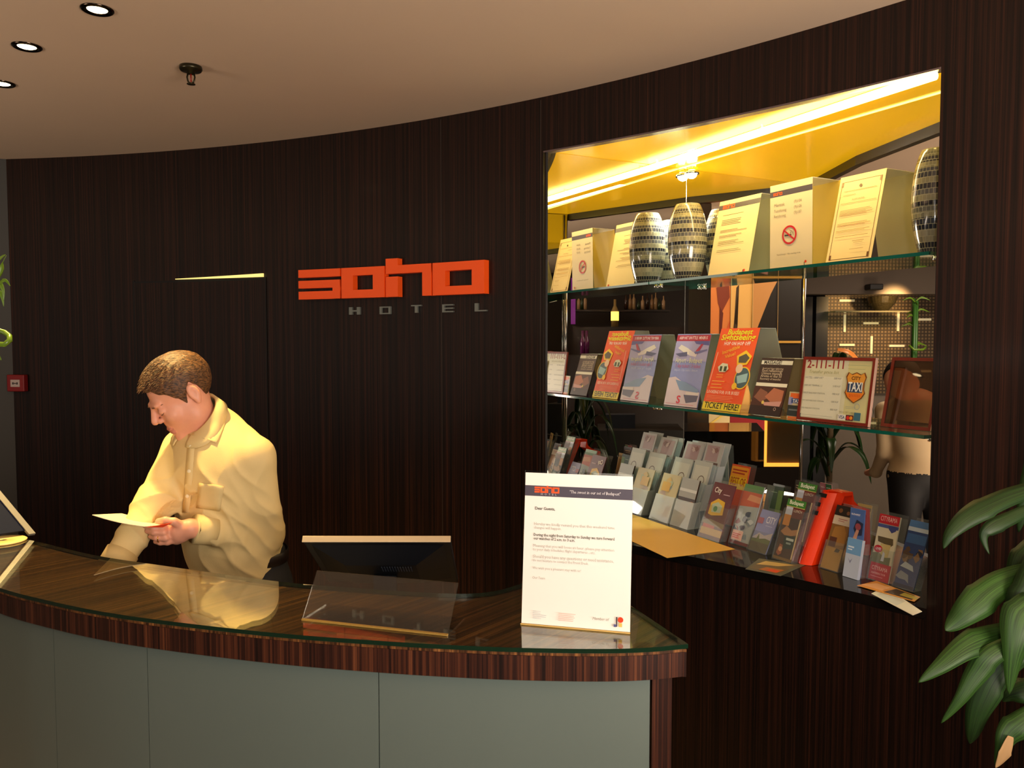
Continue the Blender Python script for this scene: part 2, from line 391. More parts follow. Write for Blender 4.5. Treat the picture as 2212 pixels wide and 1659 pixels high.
mb.prism([tuple(A), tuple(B), tuple(B+ME*.1), tuple(wall_pt(TH_R-.03, 0, .055).to_2d())], 0, ZC+.01); struct(mb.build('wall_jamb', M('dark_wall', '201b18', .5)))
mb = MB(); jc = M0+MU*along(M0, MU, 1478)
mb.prism([tuple(jc-MN*.0012), tuple(jc+MU*.0015-MN*.0012), tuple(jc+MU*.0015), tuple(jc)], ZB+.002, ZT-.002); struct(mb.build('trim_6', M('mirror_joint', '6a6258', .3)))
chrome = M('chrome', 'd0d0d0', .12, metal=1)
for nm, p, lb in (('corner_rod', M1+MU*.012, 'slim chrome corner rod at the back edge of the tall mirror'), ('corner_rod', RC+Vector((-.01, .0)), 'slim chrome corner rod at the right end of the display opening')):
    mb = MB(); mb.tube([V(p.x, p.y, ZB+.001), V(p.x, p.y, ZT-.001)], .008, 12); tag(mb.build(nm, chrome, None, True), lb, 'rod')
# glass shelves
gl = clear('shelf_glass', (.86, .95, .90), 1.5, 1.2); ge = M('glass_edge', '0c5a4c', .08, emit=.0, coat=1, spec=.8)
def sh_line(p, d): return clipline(p, d)
for i, (z, lb) in enumerate(((Z1, 'upper glass shelf carrying notices and mosaic vases'), (Z2, 'lower glass shelf carrying leaflet stands and the taxi sign'))):
    f0 = PM+MN*(-.003); f1 = PM+ME*1.235; b1 = f1+MU*.30; b0 = f0+MU*.36
    t = thing('glass_shelf', lb, 'shelf', (f0.x, f0.y, z-.010))
    mb = MB(); mb.prism([(q.x-f0.x, q.y-f0.y) for q in (f0, f1, b1, b0)], 0, .010, 0, 1); mb.build('pane', [gl, ge], t)
    for k, (s_, u_) in enumerate(((.015, .05), (.015, .28), (1.215, .06), (1.215, .2))):
        c = PM+ME*s_+MU*u_-f0; mb = MB(); mb.lathe([(0, -.012), (.009, -.012), (.009, -.0005), (0, -.0005)], (c.x, c.y, 0), 14); mb.build('shelf_stud', chrome, t, True)
# halogen spot under the amber ceiling, close to the mirror
hp = M0+MU*along(M0, MU, 1480)-MN*.028; hp = V(hp.x, hp.y, ZT)
t = thing('halogen_spot', 'bright white halogen spotlight under the amber ceiling by the mirror', 'light', (hp.x, hp.y, ZT))
mb = MB(); mb.lathe([(.014, 0), (.014, -.01), (.030, -.014), (.030, -.026), (.026, -.026), (.024, -.018), (0, -.018)], n=24); mb.build('housing', chrome, t, True)
mb = MB(); mb.ball((0, 0, -.024), .022, 10, sc=(1, 1, .9)); mb.build('bulb', M('halogen', 'ffffff', .3, emit=60), t, True)
lamp('SPOT', (hp.x, hp.y, ZT-.05), 36, (1, .97, .90), .012, (hp.x+.02, hp.y-.03, 0), 100, .6, name='halogen_beam')
o = lamp('AREA', ((A0.x+A1.x)/2, (A0.y+A1.y)/2, ZT-.05), 2.1, (1, .80, .36), .9, ((A0.x+A1.x)/2, (A0.y+A1.y)/2, 0), sy=.03, name='tube_beam')
o.rotation_euler = (0, 0, math.atan2(ld.y, ld.x))

# ================================================================ downlights and sprinkler
for i, (px, py, lb) in enumerate(((210, 20, 'round recessed downlight, the nearest and highest of three in the ceiling'), (58, 100, 'round recessed downlight, the middle of three in the ceiling'), (4, 180, 'round recessed downlight cut by the left edge of the photo'))):
    p = atz(px, py, ZC)
    t = thing('downlight', lb, 'ceiling light', (p.x, p.y, ZC), group='recessed downlights')
    mb = MB(); mb.lathe([(.043, 0), (.043, -.003), (.038, -.006), (.029, -.004), (.026, -.0015)], n=36); mb.build('trim_ring', M('dark_chrome', '4a4036', .15, metal=1), t, True)
    mb = MB(); mb.lathe([(.027, -.0012), (.022, -.0035), (0, -.0045)], n=28); mb.build('lamp', M('downlight_glow', 'fff1d0', .4, emit=9, ecol='ffe6b0'), t, True)
p = atz(412, 143, ZC); t = thing('sprinkler', 'small brass and black fire sprinkler head hanging from the ceiling', 'sprinkler', (p.x, p.y, ZC))
dk = M('dark_brass', '3a3626', .3, metal=.8)
mb = MB(); mb.lathe([(0, -.0005), (.035, -.0005), (.037, -.010), (.033, -.016), (.013, -.018), (.011, -.026), (0, -.026)], n=28); mb.build('escutcheon', dk, t, True)
for s_ in (-1, 1):
    mb = MB(); mb.tube([V(s_*.010, 0, -.024), V(s_*.013, 0, -.036), V(s_*.010, 0, -.05), V(s_*.002, 0, -.058)], .003, 8); mb.build('frame_arm', dk, t, True)
mb = MB(); mb.tube([V(0, 0, -.024), V(0, 0, -.052)], .0025, 8); mb.build('bulb', M('red_glass', '8a2018', .1), t, True)
mb = MB(); mb.lathe([(0, -.057), (.013, -.057), (.014, -.0595), (0, -.0605)], n=14); mb.build('deflector', dk, t, True)

# ================================================================ sign letters on the wall
def on_wall(px, py):        # point of the wall surface seen at px,py
    t = wall_th(px); q = wall_pt(t); r = ray(px, py); k = math.hypot(q.x, q.y)/math.hypot(r[0], r[1]); return t, EYE+r[2]*k
def letter(name, polys, mat_, dep, label, cat, group):
    """polys in (arc length, height) on the wall; extruded off it"""
    mb = MB()
    for (x0, y0, x1, y1) in polys:
        n = max(1, int((x1-x0)/.04)+1)
        for i in range(n):
            a = x0+(x1-x0)*i/n; b = x0+(x1-x0)*(i+1)/n; vs = []
            for z in (y0, y1):
                for ss, off in ((a, -.002), (b, -.002), (b, -dep), (a, -dep)):
                    p = wall_pt(T0-ss/RW, z, off); vs.append(p)
            mb.add(vs, [(0, 1, 2, 3), (4, 7, 6, 5), (0, 4, 5, 1), (1, 5, 6, 2), (2, 6, 7, 3), (3, 7, 4, 0)])
    return tag(mb.build(name, mat_), label, cat, group)
T0, zb = on_wall(657, 648); T1, _ = on_wall(1057, 600)
Ls = (T0-T1)*RW; sc = Ls/9.6
_, zt = on_wall(657, 585); hs = (zt-zb)/2.25
orange = M('orange_letters', 'ff5a12', .5)
for nm, rng, lb in (('letter_s', SOHO[0:4], 'first'), ('letter_o', SOHO[4:8], 'second'), ('letter_h', SOHO[8:12], 'third'), ('letter_o', SOHO[12:16], 'last')):
    letter(nm, [(q[0]*sc, zb+q[1]*hs, q[2]*sc, zb+q[3]*hs) for q in rng], orange, .035,
           'blocky orange raised letter %s, the %s of the big wall sign' % (nm[-1], lb), 'sign letter', 'orange wall sign letters')
HL = {'h': [(0, 0, .3, 1), (.7, 0, 1, 1), (.3, .4, .7, .6)], 'o': [(0, 0, .2, 1), (.8, 0, 1, 1), (.2, 0, .8, .16), (.2, .84, .8, 1)],
      't': [(0, .84, 1, 1), (.36, 0, .64, .84)], 'e': [(0, 0, .2, 1), (.2, .84, 1, 1), (.2, .42, 1, .58), (.2, 0, 1, .16)], 'l': [(0, 0, .28, 1), (.28, 0, 1, .16)]}
steel = M('brushed_letters', '7c827c', .35, metal=.6)
for ch, x0, y0, wpx in (('h', 758, 680, 24), ('o', 824, 679, 24), ('t', 892, 676, 22), ('e', 959, 675, 24), ('l', 1029, 673, 26)):
    t_, zc_ = on_wall(x0, y0); t2, _ = on_wall(x0+wpx, y0); s0 = (T0-t_)*RW; wd = (t_-t2)*RW; hh = 17/1720*3.3
    letter('letter_'+ch, [(s0+q[0]*wd, zc_+q[1]*hh, s0+q[2]*wd, zc_+q[3]*hh) for q in HL[ch]], steel, .012,
           'small grey metal letter %s in the spaced word under the orange sign' % ch, 'sign letter', 'small metal sign letters')
# fire alarm call point on the wall
t_, z_ = on_wall(22, 845); q = wall_pt(t_, z_, -.003); q2 = wall_pt(wall_th(64), z_, -.003); r = (q2-q).normalized()
t = thing('fire_alarm', 'dark red fire alarm box with a white label at the wall end', 'alarm', q)
nn = Vector((r.y, -r.x, 0)); nn = nn if nn.y < 0 else -nn
mb = MB(); mb.slab((0, 0, 0), r*.095, V(0, 0, .085), nn*.03); mb.build('box', M('alarm_red', '7a0d10', .4), t, bevel=.004)
mb = MB(); mb.slab(r*.022+V(0, 0, .024)+nn*.0305, r*.05, V(0, 0, .036), nn*.001); mb.build('label_plate', M('alarm_label', 'b4a6a0', .5), t)
mb = MB(); mb.slab(r*.032+V(0, 0, .036)+nn*.0317, r*.008, V(0, 0, .011), nn*.0006); mb.slab(r*.054+V(0, 0, .036)+nn*.0317, r*.008, V(0, 0, .011), nn*.0006); mb.slab(r*.042+V(0, 0, .039)+nn*.0317, r*.010, V(0, 0, .005), nn*.0006)
mb.build('symbol', M('alarm_ink', '2a1c1c', .5), t)
# ================================================================ reception desk
FR = [(-2.3, 3.0), (-1.95, 2.52), (-1.62, 2.12), (-1.36, 1.885), (-1.128, 1.729), (-1.004, 1.659), (-.845, 1.583), (-.681, 1.524), (-.438, 1.456), (-.221, 1.414), (-.082, 1.394), (.019, 1.384), (.152, 1.379), (.241, 1.385), (.316, 1.402)]
BK = [(.316, 1.402), (.235, 1.638), (.151, 1.873)]
BK2 = [(.151, 1.873), (.03, 1.768), (-.03, 1.712), (-.085, 1.690), (-.16, 1.692), (-.309, 1.720), (-.53, 1.777), (-.854, 1.908), (-1.064, 2.001), (-1.289, 2.138), (-1.459, 2.243), (-1.8, 2.58), (-2.1, 3.0)]
v2 = lambda L: [Vector((a, b, 0)) for a, b in L]
front = [tuple(p[:2]) for p in spline(v2(FR), 5)]; back = [tuple(p[:2]) for p in spline(v2(BK2), 5)]
side = [tuple(p[:2]) for p in spline(v2(BK), 3)]
outline = front+side[1:-1]+back
D = thing('reception_desk', 'curved dark wood reception desk with a glass covered ledge and grey glass front', 'desk', (0, 0, 0))
gt = clear('desk_glass', (.93, .97, .94), 1.62, 1.5, .02); gte = M('glass_edge_dark', '06281a', .06, coat=1, spec=.8)
mb = MB(); mb.prism(outline, ZL-.008, ZL, 0, 1); mb.build('glass_top', [gt, gte], D)
ca, sa = math.cos(math.radians(50)), math.sin(math.radians(50))
WT = wood('ebony_top', 1, 1, [(.38, '20120b'), (.46, '442a18'), (.54, '744a28'), (.64, 'a06c3a')], .35, .2)
WB = wood('ebony_band', .9, 1, [(.38, '150b09'), (.47, '2c1611'), (.55, '4a2719'), (.66, '6e4028')], .35, .25)
def inset(pts, d):
    out = []
    for i, p in enumerate(pts):
        a = Vector(pts[i-1]); b = Vector(pts[(i+1) % len(pts)]); t_ = (b-a)
        if t_.length < 1e-6: t_ = Vector((1, 0))
        t_.normalize(); out.append(tuple(Vector(p)+Vector((-t_.y, t_.x))*d))
    return out
ou = inset(outline, .003)
mb = MB(); mb.prism(ou, ZL-.0145, ZL-.0095); mb.build('veneer_top', WT, D, uvf=lambda c: (-c.x*sa+c.y*ca, c.x*ca+c.y*sa))
cum = [0]
for a, b in zip(ou, ou[1:]): cum.append(cum[-1]+math.hypot(b[0]-a[0], b[1]-a[1]))
def arcuv(c):
    i = min(range(len(ou)), key=lambda k: (ou[k][0]-c.x)**2+(ou[k][1]-c.y)**2); return (cum[i], c.z)
mb = MB(); mb.prism(ou, ZL-.060, ZL-.015); mb.build('edge_band', WB, D, uvf=arcuv)
# grey glass front panels, set back under the ledge
fin = inset(front, .022)
fp = M('front_glass', '66736d', .34, spec=.6, coat=.25)
def cut(pts, px):
    return min(range(len(pts)), key=lambda k: abs(pts[k][0]/pts[k][1]*1720+1106-px))
dense = [tuple(p[:2]) for p in spline([Vector((a, b, 0)) for a, b in fin[::2]+[fin[-1]]], 8)]
marks = [0, cut(dense, 96), cut(dense, 300), cut(dense, 808), cut(dense, 1410)]
for a, b in zip(marks, marks[1:]):
    seg = dense[a:b+1]; seg = seg[:-1]+[tuple(Vector(seg[-2]).lerp(Vector(seg[-1]), .85))]
    off = [(x+.0, y+.008) for x, y in seg]
    mb = MB(); mb.prism(seg+off[::-1], .06, ZL-.0615); mb.build('front_panel', fp, D)
mb = MB(); bk_ = [(x, y+.010) for x, y in dense[:marks[-1]]]; mb.prism(bk_+[(x+.0, y+.02) for x, y in bk_[::-1]], 0, ZL-.0615); mb.build('carcass', M('desk_black', '0c0b0a', .6), D)
e0 = Vector(dense[marks[-1]]); e1 = Vector((.291, 1.42))
mb = MB(); mb.prism([(e0.x+.003, e0.y-.004), (e1.x, e1.y-.002), (.215, 1.64), (.15, 1.84), (.10, 1.80), (e0.x+.003, e0.y+.06)], 0, ZL-.0605); mb.build('end_post', WB, D, uvf=lambda c: (c.x*.8+c.y*.8, c.z))
# lower work surface on the clerk's side
wk = [(x, y) for x, y in back if x > -1.9]
mb = MB(); mb.prism([(x-.0, y+.03) for x, y in wk if x < .02]+[(-1.75, 2.85), (-1.2, 2.45), (-.8, 2.24), (-.35, 2.12), (.0, 2.10)], .76, .79); mb.build('worktop', M('worktop', '2a201a', .4), D)

# ---------------------------------------------------------------- flat monitor seen from behind
T = thing('monitor', 'black flat monitor tilted back behind the desk ledge, seen from behind', 'monitor', (-.335, 1.945, 1.128), 0)
dn = V(0, .32, -.216).normalized(); nb = V(0, -dn.z, dn.y).normalized()   # nb: screen normal (up/back)
nb = V(0, .56, .83).normalized(); dn = V(0, .83, -.56)
blk = M('monitor_black', '11151d', .5); lit_top = M('monitor_lit_top', 'c9b79a', .3, metal=.3)  # pale tone paints the overhead light on the black monitor's top edge
mb = MB(); mb.slab(V(-.1825, 0, 0), V(.365, 0, 0), dn*.33, nb*.014); mb.build('screen_case', blk, T, bevel=.003)
mb = MB(); mb.slab(V(-.1835, 0, 0)-dn*.004-nb*.002, V(.367, 0, 0), dn*.0038, nb*.0165); mb.build('top_bezel', lit_top, T, bevel=.001)
q = -nb
mb = MB(); a = [V(-.165, 0, 0)+dn*.02, V(.165, 0, 0)+dn*.02, V(.165, 0, 0)+dn*.29, V(-.165, 0, 0)+dn*.29]; b = [V(-.09, 0, 0)+dn*.09+q*.03, V(.09, 0, 0)+dn*.09+q*.03, V(.09, 0, 0)+dn*.24+q*.03, V(-.09, 0, 0)+dn*.24+q*.03]
a = [p+q*.0005 for p in a]
mb.add(a+b, [(3, 2, 1, 0), (4, 5, 6, 7), (0, 1, 5, 4), (1, 2, 6, 5), (2, 3, 7, 6), (3, 0, 4, 7)]); mb.build('back_hump', blk, T)
mb = MB()
for i in range(12): mb.slab(V(.0+i*.0068, 0, 0)+dn*.1+q*.0308, V(.0025, 0, 0), dn*.035, q*.0008)
mb.build('vent_grille', M('vent', '4a5262', .4), T)
mb = MB(); mb.slab(V(-.03, 0, 0)+dn*.17+q*.032, V(.06, 0, 0), V(0, 0, -.12), V(0, .02, 0)); mb.build('stand_neck', blk, T)
mb = MB(); mb.box(-.1, .1, .06, .26, .792-1.128, .806-1.128); mb.build('stand_base', blk, T)
mb = MB(); mb.slab(V(-.03, .14, -.325), V(.06, 0, 0), V(0, .02, 0), V(0, -.0, .15)); mb.build('stand_arm', blk, T)

# ---------------------------------------------------------------- guest notice in an acrylic stand, on the ledge
acr = clear('acrylic', (.97, .98, .96), 1.49, 1.3, .01)
ace = M('acrylic_edge', 'c9a860', .2, spec=.8)
bl = atz(1125, 1350, ZL); br = atz(1344, 1369, ZL); r = (br-bl).normalized(); bkd = V(-r.y, r.x, 0)
T = thing('notice_stand', 'clear acrylic stand holding the white guest letter on the desk ledge', 'sign stand', bl, math.atan2(r.y, r.x))
Wn, Hn, ln = .207, .288, .036
up = V(0, ln, Hn).normalized(); nf = V(0, -Hn, ln).normalized(); hh = math.hypot(ln, Hn)
mb = MB(); mb.slab(V(-.001, .004, .002), V(Wn+.002, 0, 0), up*(hh+.002), -nf*.0025); mb.build('back_plate', acr, T)
mb = MB(); mb.slab(V(-.001, .004, .0)+nf*.0035, V(Wn+.002, 0, 0), up*.0025, -nf*.0055); mb.build('bottom_lip', ace, T)
mb = MB(); mb.slab(V(-.001, .004, 0), V(Wn+.002, 0, 0), V(0, .085, 0), V(0, 0, .0025)); mb.build('foot', acr, T)
G = '8c8a82'; G2 = 'b5b2a8'
ops = [('r', 0, .845, 1, .915, '4a4450'), ('soho', .09, .868, .235, 'f0581e'),
       ('t', 'H  O  T  E  L', .15, .853, .15, 'c8c0c4', .9), ('t', '"The sweet in our set of Budapest"', .42, .873, .47, 'e4dfe0', 1.2, 0, False, .1),
       ('t', 'Dear Guests,', .10, .755, .19, '5a564e', 1.05, 0, True),
       ('t', 'Hereby we kindly remind you that this weekend time', .095, .652, .75, G2, 1.1), ('t', 'changes will happen.', .095, .628, .26, G2, 1.1),
       ('t', 'During the night from Saturday to Sunday we turn forward', .095, .580, .75, '66625a', 1.2, 0, True), ('t', 'our watches of 2 a.m. to 3 a.m.', .095, .556, .39, '66625a', 1.2, 0, True),
       ('t', 'Meaning that you will loose an hour, please pay attention', .095, .508, .75, G2, 1.15), ('t', 'to your daily schedules, flight departures ...etc.', .095, .484, .58, G2, 1.15),
       ('t', 'Should you have any questions or need assistance,', .095, .436, .75, G2, 1.15), ('t', 'do not hesitate to contact the Front Desk.', .095, .412, .52, G2, 1.15),
       ('t', 'We wish you a pleasant stay with us!', .095, .362, .45, G2, 1.1), ('t', 'Our Team', .095, .298, .12, G2, 1.1),
       ('t', 'Member of', .66, .062, .15, '9a968c', 1.1, 0, False, .2), ('r', .875, .03, .885, .092, '3a3030'), ('c', .915, .075, .018, 'd8421c'), ('r', .90, .03, .93, .055, 'e8c060'), ('r', .855, .028, .878, .045, '5a5a8a')]
ops += lines(.11, .24, .085, 5, .011, 'c4ccd0', .003, .06, 2)+lines(.35, .52, .085, 5, .011, 'e0b8ac', .003, .05, 3)
mb = sheet('guest_letter', ops, V(.0005, .004, .003)+nf*.0008, V(1, 0, 0), up, Wn, hh-.003, None, .0004, 'f1efe6')
mb.parent = None; mb.location = bl; mb.rotation_euler = (0, 0, math.atan2(r.y, r.x))
tag(mb, 'white guest letter with a dark header band in the stand on the desk ledge', 'letter')
# ---------------------------------------------------------------- empty clear plate standing beside it
a0 = atz(651, 1341, ZL); a1 = atz(966, 1375, ZL); r = (a1-a0); Lp = r.length; r.normalize()
T = thing('acrylic_plate', 'empty clear acrylic plate with a bright bottom edge on the ledge before the monitor', 'acrylic plate', a0, math.atan2(r.y, r.x))
up = V(0, .055, .075).normalized(); nf = V(0, -.075, .055).normalized()
mb = MB(); mb.slab(V(0, .003, .0035), V(Lp, 0, 0), up*.098, -nf*.003); mb.build('plate', acr, T)
mb = MB(); mb.slab(V(0, 0, .0004), V(Lp, 0, 0), V(0, .006, 0), V(0, 0, .003)); mb.build('bottom_edge', M('gold_edge', 'b08f48', .25, spec=.9, metal=.3), T)
mb = MB(); mb.slab(V(.0, .006, .0004), V(Lp, 0, 0), V(0, .09, 0), V(0, 0, .0022)); mb.build('foot', acr, T)
# ---------------------------------------------------------------- framed stand and disc at the left end of the ledge
p0 = atz(75, 1157, ZL); p1 = p0+V(-.40, -.10, 0)
T = thing('display_screen', 'leaning dark blue display with a pale frame at the left end of the ledge', 'display', p0, math.atan2(-.10, -.40)+math.pi)
# local x to the right along the foot, leaning back and left
wl = .30; hl = .30; sd = V(-.178, .02, .205); ex = V(-.22, -.22, 0).normalized()
T.rotation_euler = (0, 0, 0)
nrm = sd.cross(ex).normalized()
mb = MB(); mb.slab(V(0, 0, .002), ex*.016, sd, nrm*.012); mb.build('frame', M('pale_frame', '8d8981', .4), T)
mb = MB(); mb.slab(ex*.016+sd*.06+nrm*.002+V(0, 0, .002), ex*.2, sd*.94, nrm*.006); mb.build('screen', M('navy_screen', '0e1630', .6, spec=.15), T)
mb = MB(); mb.tube([ex*.07+V(.0, -.03, .002), ex*.10+sd*.35-V(0, 0, .01)], .004, 8); mb.build('prop', M('pale_frame', '8d8981', .4), T, True)
c = atz(6, 1170, ZL)
T = thing('coaster', 'round cream disc with a dark centre hole lying at the left end of the ledge', 'coaster', (c.x, c.y, ZL))
mb = MB(); mb.lathe([(.012, .0005), (.055, .0005), (.058, .003), (.055, .005), (.012, .005), (.012, .0005)], n=40); mb.build('disc', M('cream_disc', 'f0cf86', .4), T, True)
mb = MB(); mb.lathe([(0, .0006), (.0115, .0006), (.0115, .003), (0, .003)], n=20); mb.build('centre', M('disc_hole', '2a1a0c', .5), T, True)
# ================================================================ things in the display opening
RZ = math.atan2(ME.y, ME.x)               # local x runs along the shelf, local y into its depth
E3, U3 = V(ME.x, ME.y, 0), V(MU.x, MU.y, 0)
def fit(z, bl_, brx, tl, e=E3, u=U3, ud=None):
    """size a standing card: base corner, width, lean and height from where its corners are seen"""
    if ud is None and z > ZB+.1: ud = .10 if z > EYE else .045
    if ud is None: p = atz(bl_[0], bl_[1], z)
    else: q = PM+MU*ud; q = q+ME*along(q, ME, bl_[0]); p = V(q.x, q.y, z)
    w_ = along(p.to_2d(), e.to_2d(), brx)
    r = Vector(ray(*tl)); q = Vector((0, 0, EYE))
    m = Matrix((r, -u, V(0, 0, -1))).transposed(); s = m.inverted() @ (p-q)
    return p, w_, s[1], s[2]
wh = ink('e9e2d0')
def tent(name, label, cat, z, bl_, brx, tl, ops, paper, gapy=.05, rear='b9b8a0', grp=None, rearw=1.0, lean=None, inside='leaflet', ilabel='', icat='leaflet'):
    p, w_, a, b = fit(z, bl_, brx, tl)
    if lean is not None: a = lean
    T = thing(name, label, cat, (p.x, p.y, z), RZ, grp)
    up = V(0, a, b).normalized(); H = math.hypot(a, b); nf = V(0, -b, a).normalized()
    mb = MB(); mb.slab(V(0, 0, .0005), V(w_, 0, 0), up*H, -nf*.002); mb.build('front_pane', acr, T)
    top = V(0, a, b)
    mb = MB(); mb.slab(top+V(0, .002, -.002), V(w_, 0, 0), V(0, gapy, 0), V(0, 0, .002)); mb.build('top_bridge', clear('acrylic_bright', (.9, .92, .88), 1.49, 1.5, .1, .35), T)
    a2 = max(a, .03)
    mb = MB(); mb.slab(top+V(0, gapy+.002, 0), V(w_*rearw, 0, 0), V(0, a2, -b+.0005), V(0, .002, 0)); mb.build('rear_pane', M('rear_pane_'+rear, rear, .35), T)
    sh = sheet(inside, ops, V(.001, 0, .001)+nf*.0012, V(1, 0, 0), up, w_-.002, H-.001, None, .0006, paper)
    sh.location = T.location; sh.rotation_euler = (0, 0, RZ)
    tag(sh, ilabel, icat)
    return T
TXT = '8a765a'
def textlines(ys, x0=.1, x1=.8, c=TXT, wd=.006, seed=1):
    R = random.Random(seed); return [('r', x0, y, x1-R.random()*.25, y+wd, c) for y in ys]
# --- upper shelf
OPS_S1 = [('r', 0, .88, 1, .945, '4b4550'), ('soho', .10, .89, .30, 'f0581e')]+textlines([.80, .735, .715, .695, .675, .60, .58, .53, .51, .455, .435, .415, .34, .32], .14, .80, seed=5)+[('c', .90, .05, .018, 'd8421c'), ('r', .87, .02, .885, .06, '3a3030')]
tent('notice_stand', 'clear tent stand with a yellowish notice, right beside the tall vase on the upper shelf', 'sign stand', Z1, (1526, 594), 1614, (1556, 437), OPS_S1, 'ead9a4', .09, 'c3c39a', 'tent stands on the upper shelf',
     inside='notice', ilabel='yellowish printed notice with a dark header, right beside the tall vase', icat='notice')
def nosmoke(cx, cy, r):
    return [('ring', cx, cy, r, r*.80, 'c3202c'), ('r', cx-.11, cy-.012, cx+.05, cy+.006, '3b3634'), ('l', (cx+.02, cy+.01), (cx+.06, cy+.045), .008, '6b655f'), ('l', (cx+.05, cy+.04), (cx+.0, cy+.06), .006, '6b655f'),
            ('l', (cx+.07, cy+.01), (cx+.09, cy+.04), .006, '6b655f'), ('l', (cx+.10, cy-.01), (cx+.10, cy+.03), .006, '6b655f'), ('l', (cx-.135, cy+.065), (cx+.135, cy-.065), .018, 'c3202c')]
OPS_S2 = [('r', 0, .86, 1, .925, '4b4550'), ('soho', .08, .875, .22, 'f0581e')]
for i, (a_, b_) in enumerate((('Mentok', '(9)104'), ('Tuzoltosag', '(9)105'), ('Rendorseg', '(9)107'))):
    OPS_S2 += [('t', a_, .10, .745-.062*i, .20+.03*len(a_)/3, '8c8272', 1.05), ('t', b_, .58, .755-.062*i, .18, '8c8272', 1.05)]
OPS_S2 += nosmoke(.48, .40, .108)+[('t', 'Nemdohanyzo - Non smoking room', .19, .175, .56, '6a6258', 1.3), ('c', .87, .075, .016, 'd8421c'), ('r', .835, .035, .85, .07, '3a3030')]
tent('notice_stand', 'clear tent stand with the no smoking notice, in the middle of the upper shelf', 'sign stand', Z1, (1660, 582), 1751, (1664, 403), OPS_S2, 'd9c9a6', .12, 'e2c35a', 'tent stands on the upper shelf', 1.12,
     inside='notice', ilabel='pale notice with a red no smoking ring and phone numbers', icat='notice')
OPS_S3 = [('r', .06, .055, .94, .063, '7a5a3a'), ('r', .06, .93, .94, .936, '7a5a3a'), ('r', .06, .06, .07, .935, '7a5a3a'), ('r', .93, .06, .94, .935, '7a5a3a'),
          ('r', .06, .055, .105, .11, '6a4426'), ('r', .895, .055, .94, .11, '6a4426'), ('r', .06, .88, .10, .93, '8a6a44'), ('r', .90, .88, .94, .93, '8a6a44'), ('c', .5, .865, .018, '6b4e30'),
          ('r', .14, .82, .86, .824, '96703f'), ('r', .14, .775, .42, .779, '96703f'), ('t', 'ALAPITOLEVEL', .36, .71, .28, '8a6a48'), ('r', .12, .68, .90, .684, '96703f')]
OPS_S3 += textlines([.60, .585, .57, .555, .54, .45, .435, .42, .37, .355, .30], .14, .88, 'a07a50', .005, 7)+[('r', .55, .24, .80, .245, 'a07a50'), ('r', .58, .222, .78, .226, 'a07a50'), ('r', .52, .15, .82, .154, 'a07a50')]
tent('certificate_stand', 'clear tent stand with the bordered certificate, at the right of the upper shelf', 'sign stand', Z1, (1778, 568), 1876, (1817, 385), OPS_S3, 'e6cf98', .13, 'c6c198', None, 1.1,
     inside='certificate', ilabel='cream certificate with an ornamental brown border and crest', icat='certificate')
# --- mosaic vases
def tile_mat():
    m = bpy.data.materials.new('mosaic_tiles'); m.use_nodes = True; nt = m.node_tree; b = nt.nodes['Principled BSDF']
    N = nt.nodes.new; Lk = nt.links.new
    uv = N('ShaderNodeTexCoord'); sx = N('ShaderNodeSeparateXYZ'); Lk(uv.outputs['UV'], sx.inputs[0])
    ra = N('ShaderNodeValToRGB'); ra.color_ramp.interpolation = 'CONSTANT'
    bands = [(0, '3a3d44'), (.055, '2c2e36'), (.11, '8f8b74'), (.17, '9a967e'), (.23, '2b2e38'), (.285, '3c4048'), (.34, '8f8c70'), (.40, '6c6c60'), (.455, '23262e'), (.50, '8a876c'), (.56, '55575a'), (.61, '2a2d36'), (.665, '848168'), (.72, '383b44'), (.765, '4b4e54'), (.81, '8e8a6a'), (.87, '3b3c40'), (.92, '77755f'), (.965, '8a866c')]
    e = ra.color_ramp.elements; e[0].position = 0; e[0].color = lin(bands[0][1]); e[1].position = bands[1][0]; e[1].color = lin(bands[1][1])
    for p_, h_ in bands[2:]: q = e.new(p_); q.color = lin(h_)
    Lk(sx.outputs[1], ra.inputs[0])
    mp = N('ShaderNodeMapping'); mp.inputs['Scale'].default_value = (34, 18, 1); Lk(uv.outputs['UV'], mp.inputs[0])
    br = N('ShaderNodeTexBrick'); br.offset = .5; br.inputs['Scale'].default_value = 1; br.inputs['Mortar Size'].default_value = .055
    br.inputs['Brick Width'].default_value = 1; br.inputs['Row Height'].default_value = 1
    br.inputs['Color1'].default_value = (.8, .8, .8, 1); br.inputs['Color2'].default_value = (1.25, 1.2, 1.1, 1); br.inputs['Mortar'].default_value = (1, 1, 1, 1)
    Lk(mp.outputs[0], br.inputs['Vector'])
    mu = N('ShaderNodeMix'); mu.data_type = 'RGBA'; mu.blend_type = 'MULTIPLY'; mu.inputs[0].default_value = 1; Lk(ra.outputs[0], mu.inputs[6]); Lk(br.outputs['Color'], mu.inputs[7])
    # mortar only shows between the dark tiles
    mx = N('ShaderNodeMix'); mx.data_type = 'RGBA'; mx.inputs[7].default_value = lin('a5a284'); Lk(br.outputs['Fac'], mx.inputs[0]); Lk(mu.outputs[2], mx.inputs[6]); Lk(mx.outputs[2], b.inputs['Base Color'])
    bp = N('ShaderNodeBump'); bp.inputs['Strength'].default_value = .5; bp.inputs['Distance'].default_value = .002; bp.invert = True; Lk(br.outputs['Fac'], bp.inputs['Height']); Lk(bp.outputs[0], b.inputs['Normal'])
    b.inputs['Roughness'].default_value = .12; b.inputs['Coat Weight'].default_value = .4
    return m
tile = tile_mat()
